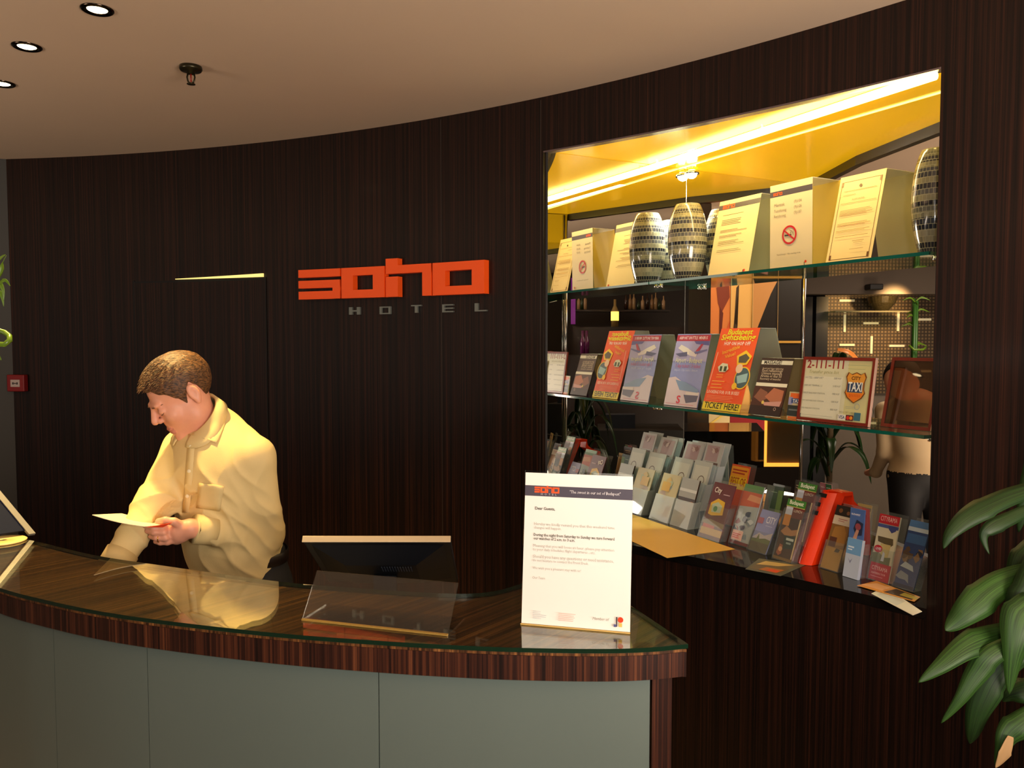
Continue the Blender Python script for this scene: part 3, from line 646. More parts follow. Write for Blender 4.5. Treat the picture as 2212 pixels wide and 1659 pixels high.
def vase(cx, basey, topy, wpx, label):
    q = PM+MU*basey; q = q+ME*along(q, ME, cx); p = V(q.x, q.y, Z1); H = (aty(cx, topy, p.y).z-p.z); R = wpx/1720*p.y/2
    T = thing('mosaic_vase', label, 'vase', p, 0, 'barrel shaped mosaic vases')
    prof = [(.60, 0), (.66, .03), (.80, .15), (.93, .30), (1.0, .45), (1.0, .58), (.95, .72), (.84, .86), (.70, .96), (.62, 1.0)]
    pr = spline([V(a*R, b*H, 0) for a, b in prof], 4); n = 48
    me_v = []; me_f = []; uvs = []
    for q in pr:
        for j in range(n+1):
            w_ = 2*math.pi*j/n; me_v.append((q.x*math.cos(w_), q.x*math.sin(w_), q.y))
    for i in range(len(pr)-1):
        for j in range(n): me_f.append((i*(n+1)+j, i*(n+1)+j+1, (i+1)*(n+1)+j+1, (i+1)*(n+1)+j))
    me = bpy.data.meshes.new('body'); me.from_pydata(me_v, [], me_f); me.materials.append(tile); uv = me.uv_layers.new(name='UVMap')
    for pl in me.polygons:
        pl.use_smooth = True
        for li in pl.loop_indices:
            k = me.loops[li].vertex_index; uv.data[li].uv = ((k % (n+1))/n, me_v[k][2]/H)
    o = bpy.data.objects.new('body', me); COL.objects.link(o); o.parent = T
    mb = MB(); mb.lathe([(R*.62, H-.0), (R*.60, H+.002), (R*.52, H+.001), (R*.50, H-.03), (R*.5, H*.4), (0, H*.4)], n=36); mb.build('rim', M('vase_rim', '8a866c', .3), T, True)
    mb = MB(); mb.lathe([(0, .0008), (R*.60, .0008), (R*.60, .004)], n=36); mb.build('foot', M('vase_foot', '3a3830', .5), T, True)
    return T
vase(1482, .09, 443, 83, 'tall barrel vase of grey and cream mosaic, nearest the mirror on the upper shelf')
vase(1556, .24, 455, 76, 'mosaic vase mostly hidden behind the yellowish notice on the upper shelf')
vase(2010, .09, 325, 92, 'mosaic vase cut by the right edge of the display opening')
# --- lower shelf
OPS_AIR = [('r', 0, .0, 1, .9, '8d93c8'), ('r', 0, .90, 1, .985, 'b3243c'), ('t', 'AIRPORT SHUTTLE  MINIBUS', .08, .925, .84, 'f2d8d8', 1.3, 0, True), ('p', [(0, .62), (1, .62), (1, .9), (0, .9)], 'a9a2cc'), ('p', [(.62, .86), (1, .84), (1, .9), (.55, .9)], '5a5a9c'),
           ('p', [(.10, .80), (.18, .85), (.40, .80), (.60, .74), (.50, .70), (.30, .74)], 'e4d8cc'), ('p', [(.45, .76), (.72, .74), (.68, .68), (.48, .70)], 'd8ccd0'), ('p', [(.05, .72), (.40, .75), (.42, .69), (.2, .68)], '55557a'), ('p', [(.62, .74), (.78, .86), (.84, .86), (.72, .72)], 'b02a4a'),
           ('p', [(.60, .75), (.98, .79), (.98, .77), (.66, .72)], '6a6aa0'),
           ('t', 'Airport - Budapest', .10, .60, .8, 'd6d2b4', 1.4, 0, True), ('t', '1 day ticket / 3 ticket', .12, .53, .76, 'c04c74', 1.3), ('t', 'Airport - City centre - Airport', .12, .48, .70, 'c8c8e0', 1.2),
           ('p', [(0, 0), (1, 0), (1, .20), (.75, .26), (.45, .33), (.2, .40), (0, .38)], 'd2c0c8'), ('p', [(.22, .36), (.55, .33), (.95, .24), (.95, .20), (.4, .22)], '7d94b8'), ('p', [(.55, .16), (.98, .16), (.96, .08), (.66, .05)], '5c5870'), ('p', [(.6, .2), (.98, .2), (.98, .17), (.6, .16)], 'ded2d0'),
           ('r', .05, .025, .9, .03, 'c05060'), ('t', 'S', .36, .04, .12, 'd02a40', .8, 0, True)]
tent('leaflet_stand', 'clear tent stand with the lilac airport leaflet, nearest the mirror on the lower shelf', 'leaflet stand', Z2, (1436, 872), 1508, (1465, 722), OPS_AIR, '8d93c8', .06, 'b9bc98', 'tent stands on the lower shelf',
     inside='leaflet', ilabel='lilac leaflet with a red header and an airliner picture', icat='leaflet')
def ring_el(cx, cy, r, c1): return [('c', cx, cy, r, 'f2c020', 1.0), ('c', cx, cy, r*.82, c1, 1.0)]
OPS_OR = [('r', 0, 0, 1, .095, 'e8d020'), ('t', 'TICKET HERE!', .05, .02, .90, '141008', 1.1, 0, True),
          ('t', 'Budapest', .20, .925, .64, 'e8e020', .82, 0, True, .15), ('t', 'Sightseeing', .06, .855, .88, 'e8e020', .80, 0, True, .15), ('t', 'HOP ON HOP OFF', .18, .79, .68, 'f6e6dc', 1.2, 0, True),
          ('t', 'Incredible', .20, .675, .44, 'f0b030', .9, .3, True), ('t', 'Value!', .30, .625, .26, 'f0b030', .9, .3, True),
          ('p', [(.60, .66), (.80, .73), (.98, .66), (.90, .56), (.66, .54)], 'f2c020'), ('p', [(.66, .65), (.82, .69), (.93, .64), (.86, .58), (.68, .58)], '5a5040'),
          ('c', .86, .40, .135, 'f2c020', .9), ('c', .86, .40, .12, '46606c', .9), ('p', [(.72, .42), (.98, .46), (.99, .36), (.78, .33)], '9cc0c8'), ('c', .74, .51, .055, 'f0c8a8', 1), ('c', .72, .30, .04, 'f2c020', 1),
          ('p', [(.18, .52), (.28, .57), (.42, .56), (.47, .50), (.40, .46), (.24, .46)], 'd8d8c0'), ('r', .24, .47, .30, .53, '3c4a28'), ('r', .35, .47, .42, .53, '3c4a28')]
OPS_OR += lines(.20, .42, .42, 2, .03, 'f0902c', .012, .05, 2)+lines(.12, .5, .34, 3, .04, 'f6a03c', .012, .2, 3)+[('t', 'LOOKING FOR OUR BUSES!', .06, .195, .84, 'f6d8c4', 1.3, 0, True)]+lines(.08, .80, .165, 4, .018, 'f09060', .006, .2, 4)
OPS_OR += [('l', (.06, .28), (.10, .70), .012, 'f6b090')]
tent('leaflet_stand', 'clear tent stand with the orange sightseeing leaflet, in the middle of the lower shelf', 'leaflet stand', Z2, (1517, 885), 1600, (1559, 710), OPS_OR, 'ee5416', .07, 'b4bca4', 'tent stands on the lower shelf',
     inside='leaflet', ilabel='orange bus tour leaflet with yellow title and yellow ticket strip', icat='leaflet')
OPS_MS = [('r', 0, .56, 1, .94, '3a241c'), ('r', .02, .885, 1, .955, 'e0d8c8'), ('t', 'MASSAGE!', .10, .893, .56, '241814', 1.0, 0, True)]+[('t', q, .10, .80-.047*i, .66, 'c0a890', 1.0, 0, True) for i, q in enumerate(('Sport and deep tightening', 'Foot reflexology', 'Chinese massage', 'Aroma or thai oil', 'Recovery of muscles'))]
OPS_MS += [('r', .02, .50, 1, .56, 'e6dcc8'), ('r', 0, 0, 1, .50, '4a2418'), ('p', [(.05, .30), (.2, .46), (.45, .40), (.5, .3), (.3, .22)], '8a5440'), ('p', [(.40, .32), (.62, .48), (.95, .44), (.95, .26), (.6, .24)], 'b46a4c'), ('p', [(.35, .22), (.95, .26), (.92, .17), (.45, .17)], 'c89088'), ('c', .38, .22, .03, 'e0c060'), ('r', 0, 0, 1, .16, '2a1410'), ('ring', .80, .12, .028, .02, 'c8a898')]
tent('leaflet_stand', 'small acrylic stand with the dark massage flyer, left of the taxi sign', 'leaflet stand', Z2, (1619, 893), 1688, (1647, 773), OPS_MS, '3a241c', .05, 'bda878', 'tent stands on the lower shelf',
     inside='leaflet', ilabel='small dark brown massage flyer with a photo at its foot', icat='leaflet')
# small taxi card between
p, w_, a, b = fit(Z2, (1701, 900), 1724, (1706, 846))
SHIELD = lambda cx, cy, sx, sy: [(cx+x*sx, cy+y*sy) for x, y in ((-.8, 1.0), (-.45, .86), (0, 1.0), (.45, .86), (.8, 1.0), (1, .7), (.86, .35), (.86, -.1), (1, -.35), (.72, -.68), (0, -1.02), (-.72, -.68), (-1, -.35), (-.86, -.1), (-.86, .35), (-1, .7))]
ops = [('r', .1, .62, .95, .95, 'e86a28'), ('r', .0, .52, .3, .8, '9c9cc8'), ('r', .2, .58, 1, .76, '40548c'), ('t', 'TAXI', .3, .60, .6, 'e8e8e0', 1, 0, True), ('r', 0, .10, 1, .50, '2c3230'), ('r', .1, .3, .9, .36, '6a7070'), ('r', .1, .0, .9, .08, 'e07030')]
o = sheet('taxi_card', ops, (0, 0, .0005), V(1, 0, 0), V(0, a, b), w_*1.3, math.hypot(a, b), None, .003, 'c8b890'); o.location = (p.x, p.y, Z2); o.rotation_euler = (0, 0, RZ)
tag(o, 'tiny taxi card standing between the massage flyer and the taxi sign', 'card')
# taxi sign
p, w_, a, b = fit(Z2, (1724, 905), 1880, (1738, 771))
def plaque(p, w_, a, b, label, ops, paper, frame, cat='sign'):
    T = thing('taxi_sign', label, cat, (p.x, p.y, Z2), RZ); up = V(0, a, b).normalized(); H = math.hypot(a, b); nf = V(0, -b, a).normalized(); fw = .010
    mb = MB(); 
    for o_, r_, u_ in ((V(0, 0, 0), V(w_, 0, 0), up*fw), (up*(H-fw), V(w_, 0, 0), up*fw), (up*fw, V(fw, 0, 0), up*(H-2*fw)), (up*fw+V(w_-fw, 0, 0), V(fw, 0, 0), up*(H-2*fw))): mb.slab(o_+V(0, 0, .0005)-nf*.004, r_, u_, nf*.008)
    mb.build('frame', M('rosewood_frame', frame, .25, coat=.5), T)
    mb = MB(); mb.slab(V(w_+.0004, 0, .0005)-nf*.004, V(.0015, 0, 0), up*H, nf*.010); mb.build('bright_edge', M('pink_edge', 'e0b8a8', .25), T)
    if ops is None:
        mb = MB(); mb.slab(up*fw+V(fw, 0, 0), V(w_-2*fw, 0, 0), up*(H-2*fw), nf*.002); mb.build('pane', clear('smoked_pane', (.50, .38, .26), 1.5, 1.2, .03, .25, (.12, .06, .03)), T)
    else: sheet('face', ops, up*fw*.9+V(fw*.9, 0, .0005)+nf*.001, V(1, 0, 0), up, w_-1.8*fw, H-1.8*fw, T, .002, paper)
    mb = MB(); mb.slab(V(.02, 0, .0005), V(w_-.04, 0, 0), V(0, .07, 0), V(0, 0, .002)); mb.build('foot', acr, T)
    return T
ops = [('r', .66, 0, 1, 1, 'd2cc94'), ('t', '2-111-111', .03, .86, .56, '9c2a30', 1.0, 0, True), ('r', .65, .92, .97, .927, 'a8b088'), ('r', .66, .86, .9, .866, 'a8b088'), ('t', 'Transfer price list', .07, .77, .46, 'a8a478', .9, 0, False, .2), ('r', .02, .02, .60, .72, 'dfdcc6')]
for i, (a_, b_) in enumerate((('HOTEL - AIRPORT', '5500 HUF'), ('AIRPORT TERMINAL 1,2', '5100 HUF'), ('KELETI RAILWAY STATION', '1900 HUF'), ('NYUGATI RAILWAY STATION', '1500 HUF'), ('DELI RAILWAY STATION', '1800 HUF'))):
    ops += [('t', a_, .03, .675-.13*i, .28+.05*(i in (2, 3)), '8a8a84', 1.1), ('t', b_, .47, .68-.13*i, .11, '8a8a84', 1.2)]
ops += [('r', .03, .05, .52, .054, 'a0a098'), ('p', SHIELD(.80, .56, .145, .25), '7a3a10'), ('p', SHIELD(.80, .56, .13, .235), 'e09a3a'), ('p', [(.69, .56+.08), (.905, .64), (.905, .48), (.69, .48)], '3c4c6c'),
        ('t', 'CITY', .735, .685, .13, '5a3410', 1.0, 0, True), ('t', 'TAXI', .70, .50, .20, 'f2f2ea', 1.7, 0, True), ('p', [(.68, .47), (.92, .47), (.90, .42), (.80, .33), (.70, .42)], 'e87a20'), ('t', '2111111', .725, .41, .15, 'c8501c', 1, 0, True),
        ('ring', .86, .255, .05, .042, '98a0a8'), ('r', .70, .24, .84, .246, 'a0a8a0'), ('r', .70, .215, .84, .22, 'a0a8a0'),
        ('t', 'WE ACCEPT CARDS', .62, .135, .22, '8a8870', 1.2), ('r', .61, .02, .72, .11, 'e8e4dc'), ('t', 'VISA', .62, .04, .09, '28386c', 1.3, 0, True), ('r', .725, .02, .83, .11, '5a1c2c'), ('c', .755, .065, .03, 'd03020'), ('c', .80, .065, .03, 'e08a20'), ('r', .84, .03, .93, .16, '3c6c80')]
plaque(p, w_, a, b, 'framed city taxi price sign with a red wooden frame on the lower shelf', ops, 'd8d4b4', '7c2a1e')
p, w_, a, b = fit(Z2, (1880, 921), 1990, (1903, 773)); q = p+U3*.055
plaque(Vector((q.x, q.y, Z2)), w_*.99, a, b, 'smoky see-through plaque with a red frame behind the right end of the taxi sign', None, '', '6a241c')

# ================================================================ leaflet holders on the counter
acc = clear('acrylic_clean', (.97, .985, .98), 1.49, 1.0, .0, .03, (.9, .95, .95))
def holder(label, bl_, brx, tl, tiers, cat='leaflet holder', pocket=.55, dep=.035, back=0, step=(.055, .05), grp='acrylic leaflet holders', rz=0, body=None, z=ZB):
    """tiers: list (front to back) of (label, paper, ops, extra) ; each leaflet is a thing of its own"""
    e = Matrix.Rotation(rz, 3, 'Z') @ E3; u = Matrix.Rotation(rz, 3, 'Z') @ U3
    p, w_, a, b = fit(z, bl_, brx, tl, e, u)
    p = p+u*back
    T = thing('leaflet_holder', label, cat, (p.x, p.y, z), RZ+rz, grp)
    up = V(0, a, b).normalized(); H = math.hypot(a, b); nf = V(0, -b, a).normalized(); m_ = body or acc
    n = len(tiers)
    for k, (lb, paper, ops) in enumerate(tiers):
        o_ = V(0, k*step[0], k*step[1])
        if lb:
            sh = sheet('leaflet', ops, o_+V(.003, .004, .003), V(1, 0, 0), up, w_-.006, H, None, .004, paper)
            sh.location = T.location; sh.rotation_euler = (0, 0, RZ+rz); tag(sh, lb, 'leaflet')
        mb = MB(); mb.slab(o_+V(0, -.002, .001), V(w_, 0, 0), up*H*pocket, -nf*.0015); mb.build('front_pocket', m_, T)
        mb = MB(); mb.slab(o_+V(0, dep, .001) if k == n-1 else o_+V(0, dep*.7, .001), V(w_, 0, 0), up*H*(1.02 if k == n-1 else .95), -nf*.0015); mb.build('back_plate', m_, T)
        for s_ in (0, w_-.0015):
            mb = MB(); a0_ = o_+V(s_, -.002, .001); mb.slab(a0_, V(.0015, 0, 0), V(0, dep, 0), up*H*pocket); mb.build('side_plate', m_, T)
        if k: 
            mb = MB(); mb.slab(V(0, o_.y, .001), V(w_, 0, 0), V(0, 0, o_.z-.002), V(0, .0015, 0)); mb.build('riser', m_, T)
    mb = MB(); mb.slab(V(0, 0, .0003), V(w_, 0, 0), V(0, (n-1)*step[0]+dep, 0), V(0, 0, .0015)); mb.build('base', m_, T)
    return T, w_, a, b
glare_acr = clear('acrylic_glare', (.93, .96, .96), 1.49, 1.3, .04, .34, (.80, .86, .88))  # white haze mixed in to paint the halogen glare on the racks
def blobs(seed, cols, n=10, x0=0, x1=1, y0=0, y1=1, s=.12):
    R = random.Random(seed); out = []
    for i in range(n):
        cx, cy = x0+R.random()*(x1-x0), y0+R.random()*(y1-y0); c = cols[i % len(cols)]
        out.append(('p', [(min(1, max(0, cx+math.cos(t_)*s*(.5+R.random())*1.6)), min(1, max(0, cy+math.sin(t_)*s*(.5+R.random())*.6))) for t_ in (0, .8, 1.6, 2.4, 3.2, 4, 4.8, 5.5)], c))
    return out
MAPO = [('r', .0, 0, 1, .10, 'a4a8c4')]+blobs(3, ['c8b8b0', 'a8bcc0', 'd8bc80', 'b8c4a8', 'c0b0c0'], 14, .1, .9, .2, .9, .09)+[('r', .15, .62, .6, .82, 'dcb468'), ('p', [(.6, .1), (.9, .1), (.95, .35), (.7, .3)], 'a07848'), ('r', .42, .45, .5, .52, 'e8d468')]
LION = [('r', 0, 0, 1, .6, '3a2416')]+blobs(5, ['5a3418', '8a5428', '2c1a10'], 8, .1, .9, .05, .5, .1)+[('p', [(.25, .34), (.4, .5), (.65, .48), (.75, .32), (.6, .16), (.38, .16)], 'a8683a'), ('c', .5, .25, .06, 'd8a878'), ('r', 0, .6, 1, 1, 'a8acb0'), ('r', 0, .72, 1, .78, 'd8dce0')]
SIL = [('r', 0, 0, 1, 1, 'b4b6ae'), ('r', .1, .5, .9, .9, 'c8c6b8'), ('ring', .6, .6, .1, .08, '6a5a48'), ('r', .1, .1, .7, .4, 'c89048')]
SIL2 = [('r', 0, 0, 1, 1, 'b0aca8'), ('r', .1, .62, .8, .95, 'a88888'), ('r', .2, .4, .9, .6, '5a4038')]+blobs(9, ['c8b0a8', '8a6058', 'd8d0c8'], 6, .1, .9, .3, .9, .08)
holder('clear three step rack with the pale map leaflet in front, nearest the mirror', (1402, 1119), 1445, (1432, 1022), [('pale city map leaflet in the front pocket nearest the mirror', 'd2c8a4', MAPO), ('grey leaflet in the middle step of the rack by the mirror', 'b4b6ae', SIL), ('silvery leaflet in the top step of the rack by the mirror', 'b0aca8', SIL2)], step=(.06, .062), body=glare_acr)
holder('clear three step rack with the dark lion leaflet in front, second from the mirror', (1447, 1133), 1489, (1474, 1032), [('dark brown leaflet with a lion head in the second rack', '3a2416', LION), ('silver grey leaflet in the middle step of the second rack', 'b4b6ae', SIL), ('pale leaflet in the top step of the second rack', 'b0aca8', SIL2)], step=(.06, .066), body=glare_acr)
CITY = [('r', 0, .0, 1, 1, '5e1c24'), ('r', 0, .06, 1, .18, 'c09a48'), ('r', .05, .18, .6, .25, 'b83a24'), ('p', [(0, .30), (.3, .34), (1, .30), (1, .22), (0, .25)], '8a7a60'), ('p', [(.12, .62), (.4, .72), (.75, .68), (.80, .45), (.3, .40), (.12, .42)], 'e0b428'), ('p', [(.2, .6), (.45, .66), (.68, .6), (.66, .48), (.25, .46)], 'b8c8b0'), ('c', .4, .53, .05, '3c8a50'), ('t', 'City', .12, .82, .34, 'f0e8e0', 1.3, 0, True), ('r', .58, .80, .88, .815, 'c8a8b0')]
YEL = [('r', 0, 0, 1, 1, 'e0501c'), ('r', .02, .80, .98, .97, 'f0a020'), ('r', .02, .60, .98, .80, 'f0c818'), ('r', .1, .90, .9, .925, 'b83a14'), ('r', .1, .85, .8, .875, 'b83a14'), ('t', 'BEST OF', .08, .66, .84, 'c05818', 2.0, 0, True)]
holder('clear holder with the orange and yellow leaflet, behind the maroon one', (1553, 1130), 1598, (1580, 1003), [('orange and yellow tour leaflet standing behind the maroon one', 'e0501c', YEL)], pocket=.35)
holder('curved clear holder with the maroon city leaflet, third from the mirror', (1506, 1158), 1558, (1542, 1042), [('maroon city leaflet with a yellow arch picture', '5e1c24', CITY)], pocket=.6)
GRN = [('r', 0, 0, 1, 1, 'b8c0c4'), ('r', 0, .88, 1, 1, '5a8a50'), ('p', [(0, .62), (1, .66), (1, .88), (0, .88)], 'd8582c'), ('p', [(.3, .74), (1, .72), (1, .82), (.4, .84)], 'f0a070'), ('r', 0, .0, 1, .05, '7a2028')]+blobs(12, ['5a5a70', 'c8d0d8', '8a9ca8', '8a3040', 'e8e8e0', '3c4860'], 14, .05, .95, .12, .58, .08)+[('r', .05, .06, .6, .22, 'e8c0b8'), ('r', .1, .155, .5, .168, 'd04858'), ('r', .1, .125, .42, .138, 'd04858'), ('r', .1, .095, .46, .105, 'd04858')]
holder('tall clear holder with the green topped picture leaflet, left of the lilac one', (1573, 1172), 1622, (1608, 1046), [('red and grey picture leaflet with a green top', 'b8c0c4', GRN)], pocket=.95, dep=.05)
LIL = [('r', 0, .0, 1, 1, '8a90c0'), ('t', 'CITY', .42, .70, .5, 'e4e4f0', 1.8), ('r', .48, .63, .85, .637, 'd0d0e8'), ('p', [(0, .30), (.3, .44), (.6, .40), (1, .5), (1, .3)], 'c4b8c0'), ('p', [(0, .28), (.25, .30), (.32, .42), (.4, .30), (.7, .34), (1, .32), (1, .2), (0, .2)], '687048'), ('r', 0, 0, 1, .22, '5c5440'), ('r', .0, .66, .3, .8, 'a06878')]
holder('low clear holder with the lilac city guide, left of the green headed one', (1612, 1187), 1660, (1644, 1101), [('short lilac city guide leaflet with a skyline', '8a90c0', LIL)], pocket=.5)
def BUD(s): return [('r', 0, .885, 1, 1, '3c7a2c'), ('t', 'Budapest', .12, .92, .76, 'eef2e0', 1.2, 0, True), ('r', 0, .875, 1, .885, 'c8c06a'), ('r', 0, .0, 1, .875, '4a3428'), ('r', .04, .74, .40, .87, 'c8cce0'), ('r', .40, .70, 1, .87, '6a2a24'), ('t', 'LUNCH', .46, .80, .44, 'e8d4c0', 1.3), ('r', .04, .56, .40, .74, 'd08838'), ('r', .40, .52, .9, .70, '3a2018'),
    ('p', [(.05, .45), (.3, .56), (.6, .5), (.95, .54), (.9, .44), (.4, .38)], 'b07c50'), ('p', [(.3, .4), (.95, .42), (.98, .22), (.4, .18)], '243830'), ('r', .45, .33, .85, .37, 'c8d0c8'), ('r', .5, .27, .75, .30, '90a098'), ('p', [(.1, .10), (.2, .25), (.36, .24), (.38, .10), (.24, .06)], 'a05a38'), ('c', .28, .17, .04, 'd8a070'), ('r', 0, 0, 1, .045, '80602c'), ('r', .93, .05, 1, .7, 'c8b088')]
holder('two step clear holder with the green headed lunch leaflets', (1667, 1206), 1717, (1700, 1078), [('green headed lunch leaflet in the front step of its holder', '4a3428', BUD(1)), ('green headed lunch leaflet in the rear step of its holder', '4a3428', BUD(2))], pocket=.85, step=(.05, .052), dep=.03)
# red cardboard dispenser
p, w_, a, b = fit(ZB, (1722, 1213), 1762, (1776, 1060))
T = thing('card_dispenser', 'glossy orange red card dispenser with a rounded front and black slots', 'leaflet dispenser', (p.x, p.y, ZB), RZ)
red = M('dispenser_red', 'f0380f', .16, coat=.6); up = V(0, a, b)
mb = MB(); n = 12
vs = []
for z_ in (0, 1):
    for i in range(n+1):
        x = i/n; bul = math.sin(math.pi*x)*.016
        vs.append(V(x*w_, -bul, .001)+up*z_)
fs = [(i, i+1, n+2+i, n+1+i) for i in range(n)]
k = len(vs); vs += [q+V(0, .012+.05*0, 0) if True else q for q in [V(0, .03, .001), V(w_, .03, .001), V(w_, .03, .001)+up, V(0, .03, .001)+up]]
fs += [(0, n+1, k+3, k), (n, k+1, k+2, 2*n+1), (k, k+3, k+2, k+1)]
mb.add(vs, fs); mb.build('front_shell', red, T, True).modifiers.new('e', 'EDGE_SPLIT')
mb = MB(); mb.slab(up+V(0, .03, 0), V(w_, 0, 0), V(0, .045, 0), V(0, 0, -.012)); mb.build('top_flap', red, T)
mb = MB(); pr = [(.075, b), (.083, b*.86), (.105, b*.78), (.16, b*.70), (.17, .001), (.15, .001), (.145, b*.62), (.10, b*.70), (.07, b*.80)]
mb.add([V(w_*.9*s_+(.1*w_), y+a, z_) for s_ in (0, 1) for y, z_ in pr], [tuple(range(9))[::-1], tuple(range(9, 18))]+[(i, (i+1) % 9, 9+(i+1) % 9, 9+i) for i in range(9)]); mb.build('rear_leg', red, T)
mb = MB()
for f_, s0_, s1_ in ((.93, .1, .62), (.80, .1, .42), (.68, .0, .46)):
    c0 = up*f_+V(s0_*w_, -.0175, 0); mb.slab(c0, V((s1_-s0_)*w_, 0, 0), up*.055, V(0, .001, 0))
mb.build('slot', M('slot_black', '14100e', .5), T)
ops = [('p', [(.1, 0), (.5, 0), (.9, .9), (.7, .98), (.5, .6)], '3a4048')]
BRN = [('r', 0, 0, 1, .34, 'b08238'), ('r', 0, .34, 1, .70, '8a6230'), ('p', [(.1, .36), (.2, .66), (.7, .70), (.9, .6), (.95, .4)], 'a87838'), ('r', .1, .35, .5, .5, '5a3428'), ('r', 0, .70, 1, .84, 'd8c8b0'), ('r', .3, .785, .8, .795, 'b05858'), ('r', .3, .755, .65, .763, 'b05858'), ('r', 0, .84, 1, 1, '20140e'), ('c', .3, .92, .035, '80502c'), ('c', .75, .9, .03, '784c30'), ('p', [(.55, .28), (.62, .34), (.85, .33), (.8, .28)], '4a3c28')]
holder('clear holder with the brown and gold leaflet, right of the red dispenser', (1768, 1226), 1818, (1806, 1092), [('brown and gold leaflet right of the red dispenser', '8a6230', BRN)], pocket=.45)
BLU = [('r', 0, 0, 1, 1, '4c6ca8'), ('p', [(0, 0), (1, 0), (1, .3), (0, .45)], '6c8cc0'), ('t', 'BUDAPEST', .10, .90, .62, 'eef0f8', 1.1, 0, True), ('p', [(.3, .70), (.5, .84), (.95, .80), (.9, .62), (.5, .60)], '28304c'), ('p', [(.15, .3), (.3, .55), (.55, .72), (.7, .68), (.5, .5), (.4, .3)], 'c09078'), ('c', .62, .74, .05, '984850'), ('p', [(.3, .38), (.6, .46), (.85, .34), (.4, .3)], '202a44'), ('r', .5, .5, .9, .52, 'a8c0e0')]
holder('clear holder with the blue bath leaflet and a pale blue card pocket', (1824, 1241), 1869, (1834, 1098), [('blue leaflet with a swimmer picture', '4c6ca8', BLU)], pocket=.5, body=None)
p, w_, a, b = fit(ZB, (1826, 1243), 1868, (1838, 1160)); q = p-U3*.012
o = sheet('card_pocket', [('r', 0, .60, 1, 1, '6ea0d0'), ('r', .1, .76, .5, .80, 'd8e8f8'), ('r', .1, .70, .4, .73, 'd8e8f8'), ('r', 0, 0, 1, .60, 'b8c4d8'), ('p', [(.2, .5), (.35, .42), (.5, .5), (.38, .36)], '7880a0')], (0, 0, .001), V(1, 0, 0), V(0, a, b), w_, math.hypot(a, b), None, .012, 'b8c4d8'); o.location = (q.x, q.y, ZB); o.rotation_euler = (0, 0, RZ)
tag(o, 'pale blue card block standing before the blue swimmer leaflet', 'card block')
RAMA = [('r', 0, 0, 1, .26, 'b81c2c'), ('t', 'CITYRAMA', .08, .15, .78, 'f2c8c0', 1.6), ('t', 'SIGHTSEEING TOUR', .10, .09, .70, 'f0b0b0', 1.5, 0, True), ('r', .1, .05, .7, .06, 'e08a90'), ('r', 0, .26, 1, .80, 'd4ccac'), ('r', 0, .80, 1, .85, '4a5890'), ('p', [(.5, .85), (.95, .85), (.9, .78), (.72, .74), (.55, .79)], '3c4680'),
        ('p', [(.1, .66), (.85, .66), (.9, .57), (.8, .54), (.15, .58)], '5c5034'), ('p', [(.3, .56), (.8, .56), (.75, .34), (.4, .34)], 'c4b070'), ('p', [(0, .26), (.9, .26), (.9, .38), (.6, .36), (.3, .42), (0, .40)], '70704c'), ('p', [(.45, .30), (.5, .45), (.6, .42), (.6, .3)], 'c8ccd0'),
        ('c', .24, .47, .055, 'c01c2c', 1.3), ('t', 'LIVE!', .12, .455, .26, 'f4e8e8', 1.2, 0, True), ('r', 0, .86, 1, 1, 'c0202c'), ('t', 'CITYRAMA', .08, .90, .82, 'f0c4bc', 1.8)]
holder('clear holder with the red headed sightseeing leaflet, second from the right end', (1871, 1250), 1930, (1899, 1111), [('red headed sightseeing leaflet with a gate picture', 'd4ccac', RAMA)], pocket=.5)
NVY = [('r', 0, 0, 1, 1, '28447c'), ('r', 0, .86, 1, 1, '4c78b0'), ('r', 0, .84, 1, .90, 'c0ccdc'), ('r', .05, .66, 1, .80, '3864a0')]+blobs(21, ['5c4838', '8a6a48', '1c2438'], 8, .1, .9, .40, .62, .09)+[('p', [(.1, .30), (.3, .38), (.7, .34), (.8, .26), (.5, .28)], 'b8c4cc'), ('p', [(.0, .15), (.2, .24), (.6, .20), (.7, .08), (.5, .12), (.2, .12)], '8c96a0'), ('r', 0, 0, 1, .05, '1c2c50')]
holder('clear holder with the dark blue horse leaflet, at the right end of the counter', (1926, 1266), 1986, (1964, 1124), [('dark blue leaflet with white animals at the right end', '28447c', NVY)], pocket=.5)
# further holders deeper on the counter, half hidden
OLV = [('r', 0, 0, 1, 1, '345030'), ('r', .7, 0, 1, 1, '6a8a3c'), ('r', .3, .87, .65, .88, 'a8c0a0'), ('r', 0, .93, 1, 1, '243c24')]
holder('clear holder with the dark green leaflet, behind the lilac one', (1636, 1152), 1680, (1656, 1048), [('dark green leaflet standing behind the lilac guide', '345030', OLV)], pocket=.4)
HOT = [('r', 0, 0, 1, 1, '5a3a2c'), ('r', 0, .82, 1, 1, '3a2c20'), ('r', .1, .90, .8, .915, 'c8b08a'), ('r', .1, .86, .7, .872, 'c8b08a'), ('r', .1, .6, .5, .78, '9a7a50'), ('r', .1, .3, .9, .55, '7a2c24')]
holder('clear holder with the brown hotel leaflet, behind the green headed pair', (1700, 1158), 1738, (1716, 1038), [('dark brown leaflet behind the green headed pair', '5a3a2c', HOT)], pocket=.4)
PIK = [('r', 0, 0, 1, 1, 'c89aa0'), ('r', 0, .86, .5, 1, 'b05868'), ('r', .5, .86, 1, 1, '3c7048'), ('r', .08, .92, .42, .935, 'e8c8c8'), ('r', .56, .92, .9, .935, 'c8dcc8')]
holder('clear holder with the pink and green leaflet, behind the red dispenser', (1776, 1160), 1812, (1768, 1044), [('pink and green leaflet behind the red dispenser', 'c89aa0', PIK)], pocket=.4)
YLW = [('r', 0, .0, 1, 1, 'c8b070'), ('r', 0, .85, 1, .93, '8a7848'), ('r', .1, .2, .9, .8, 'a08c5c')]
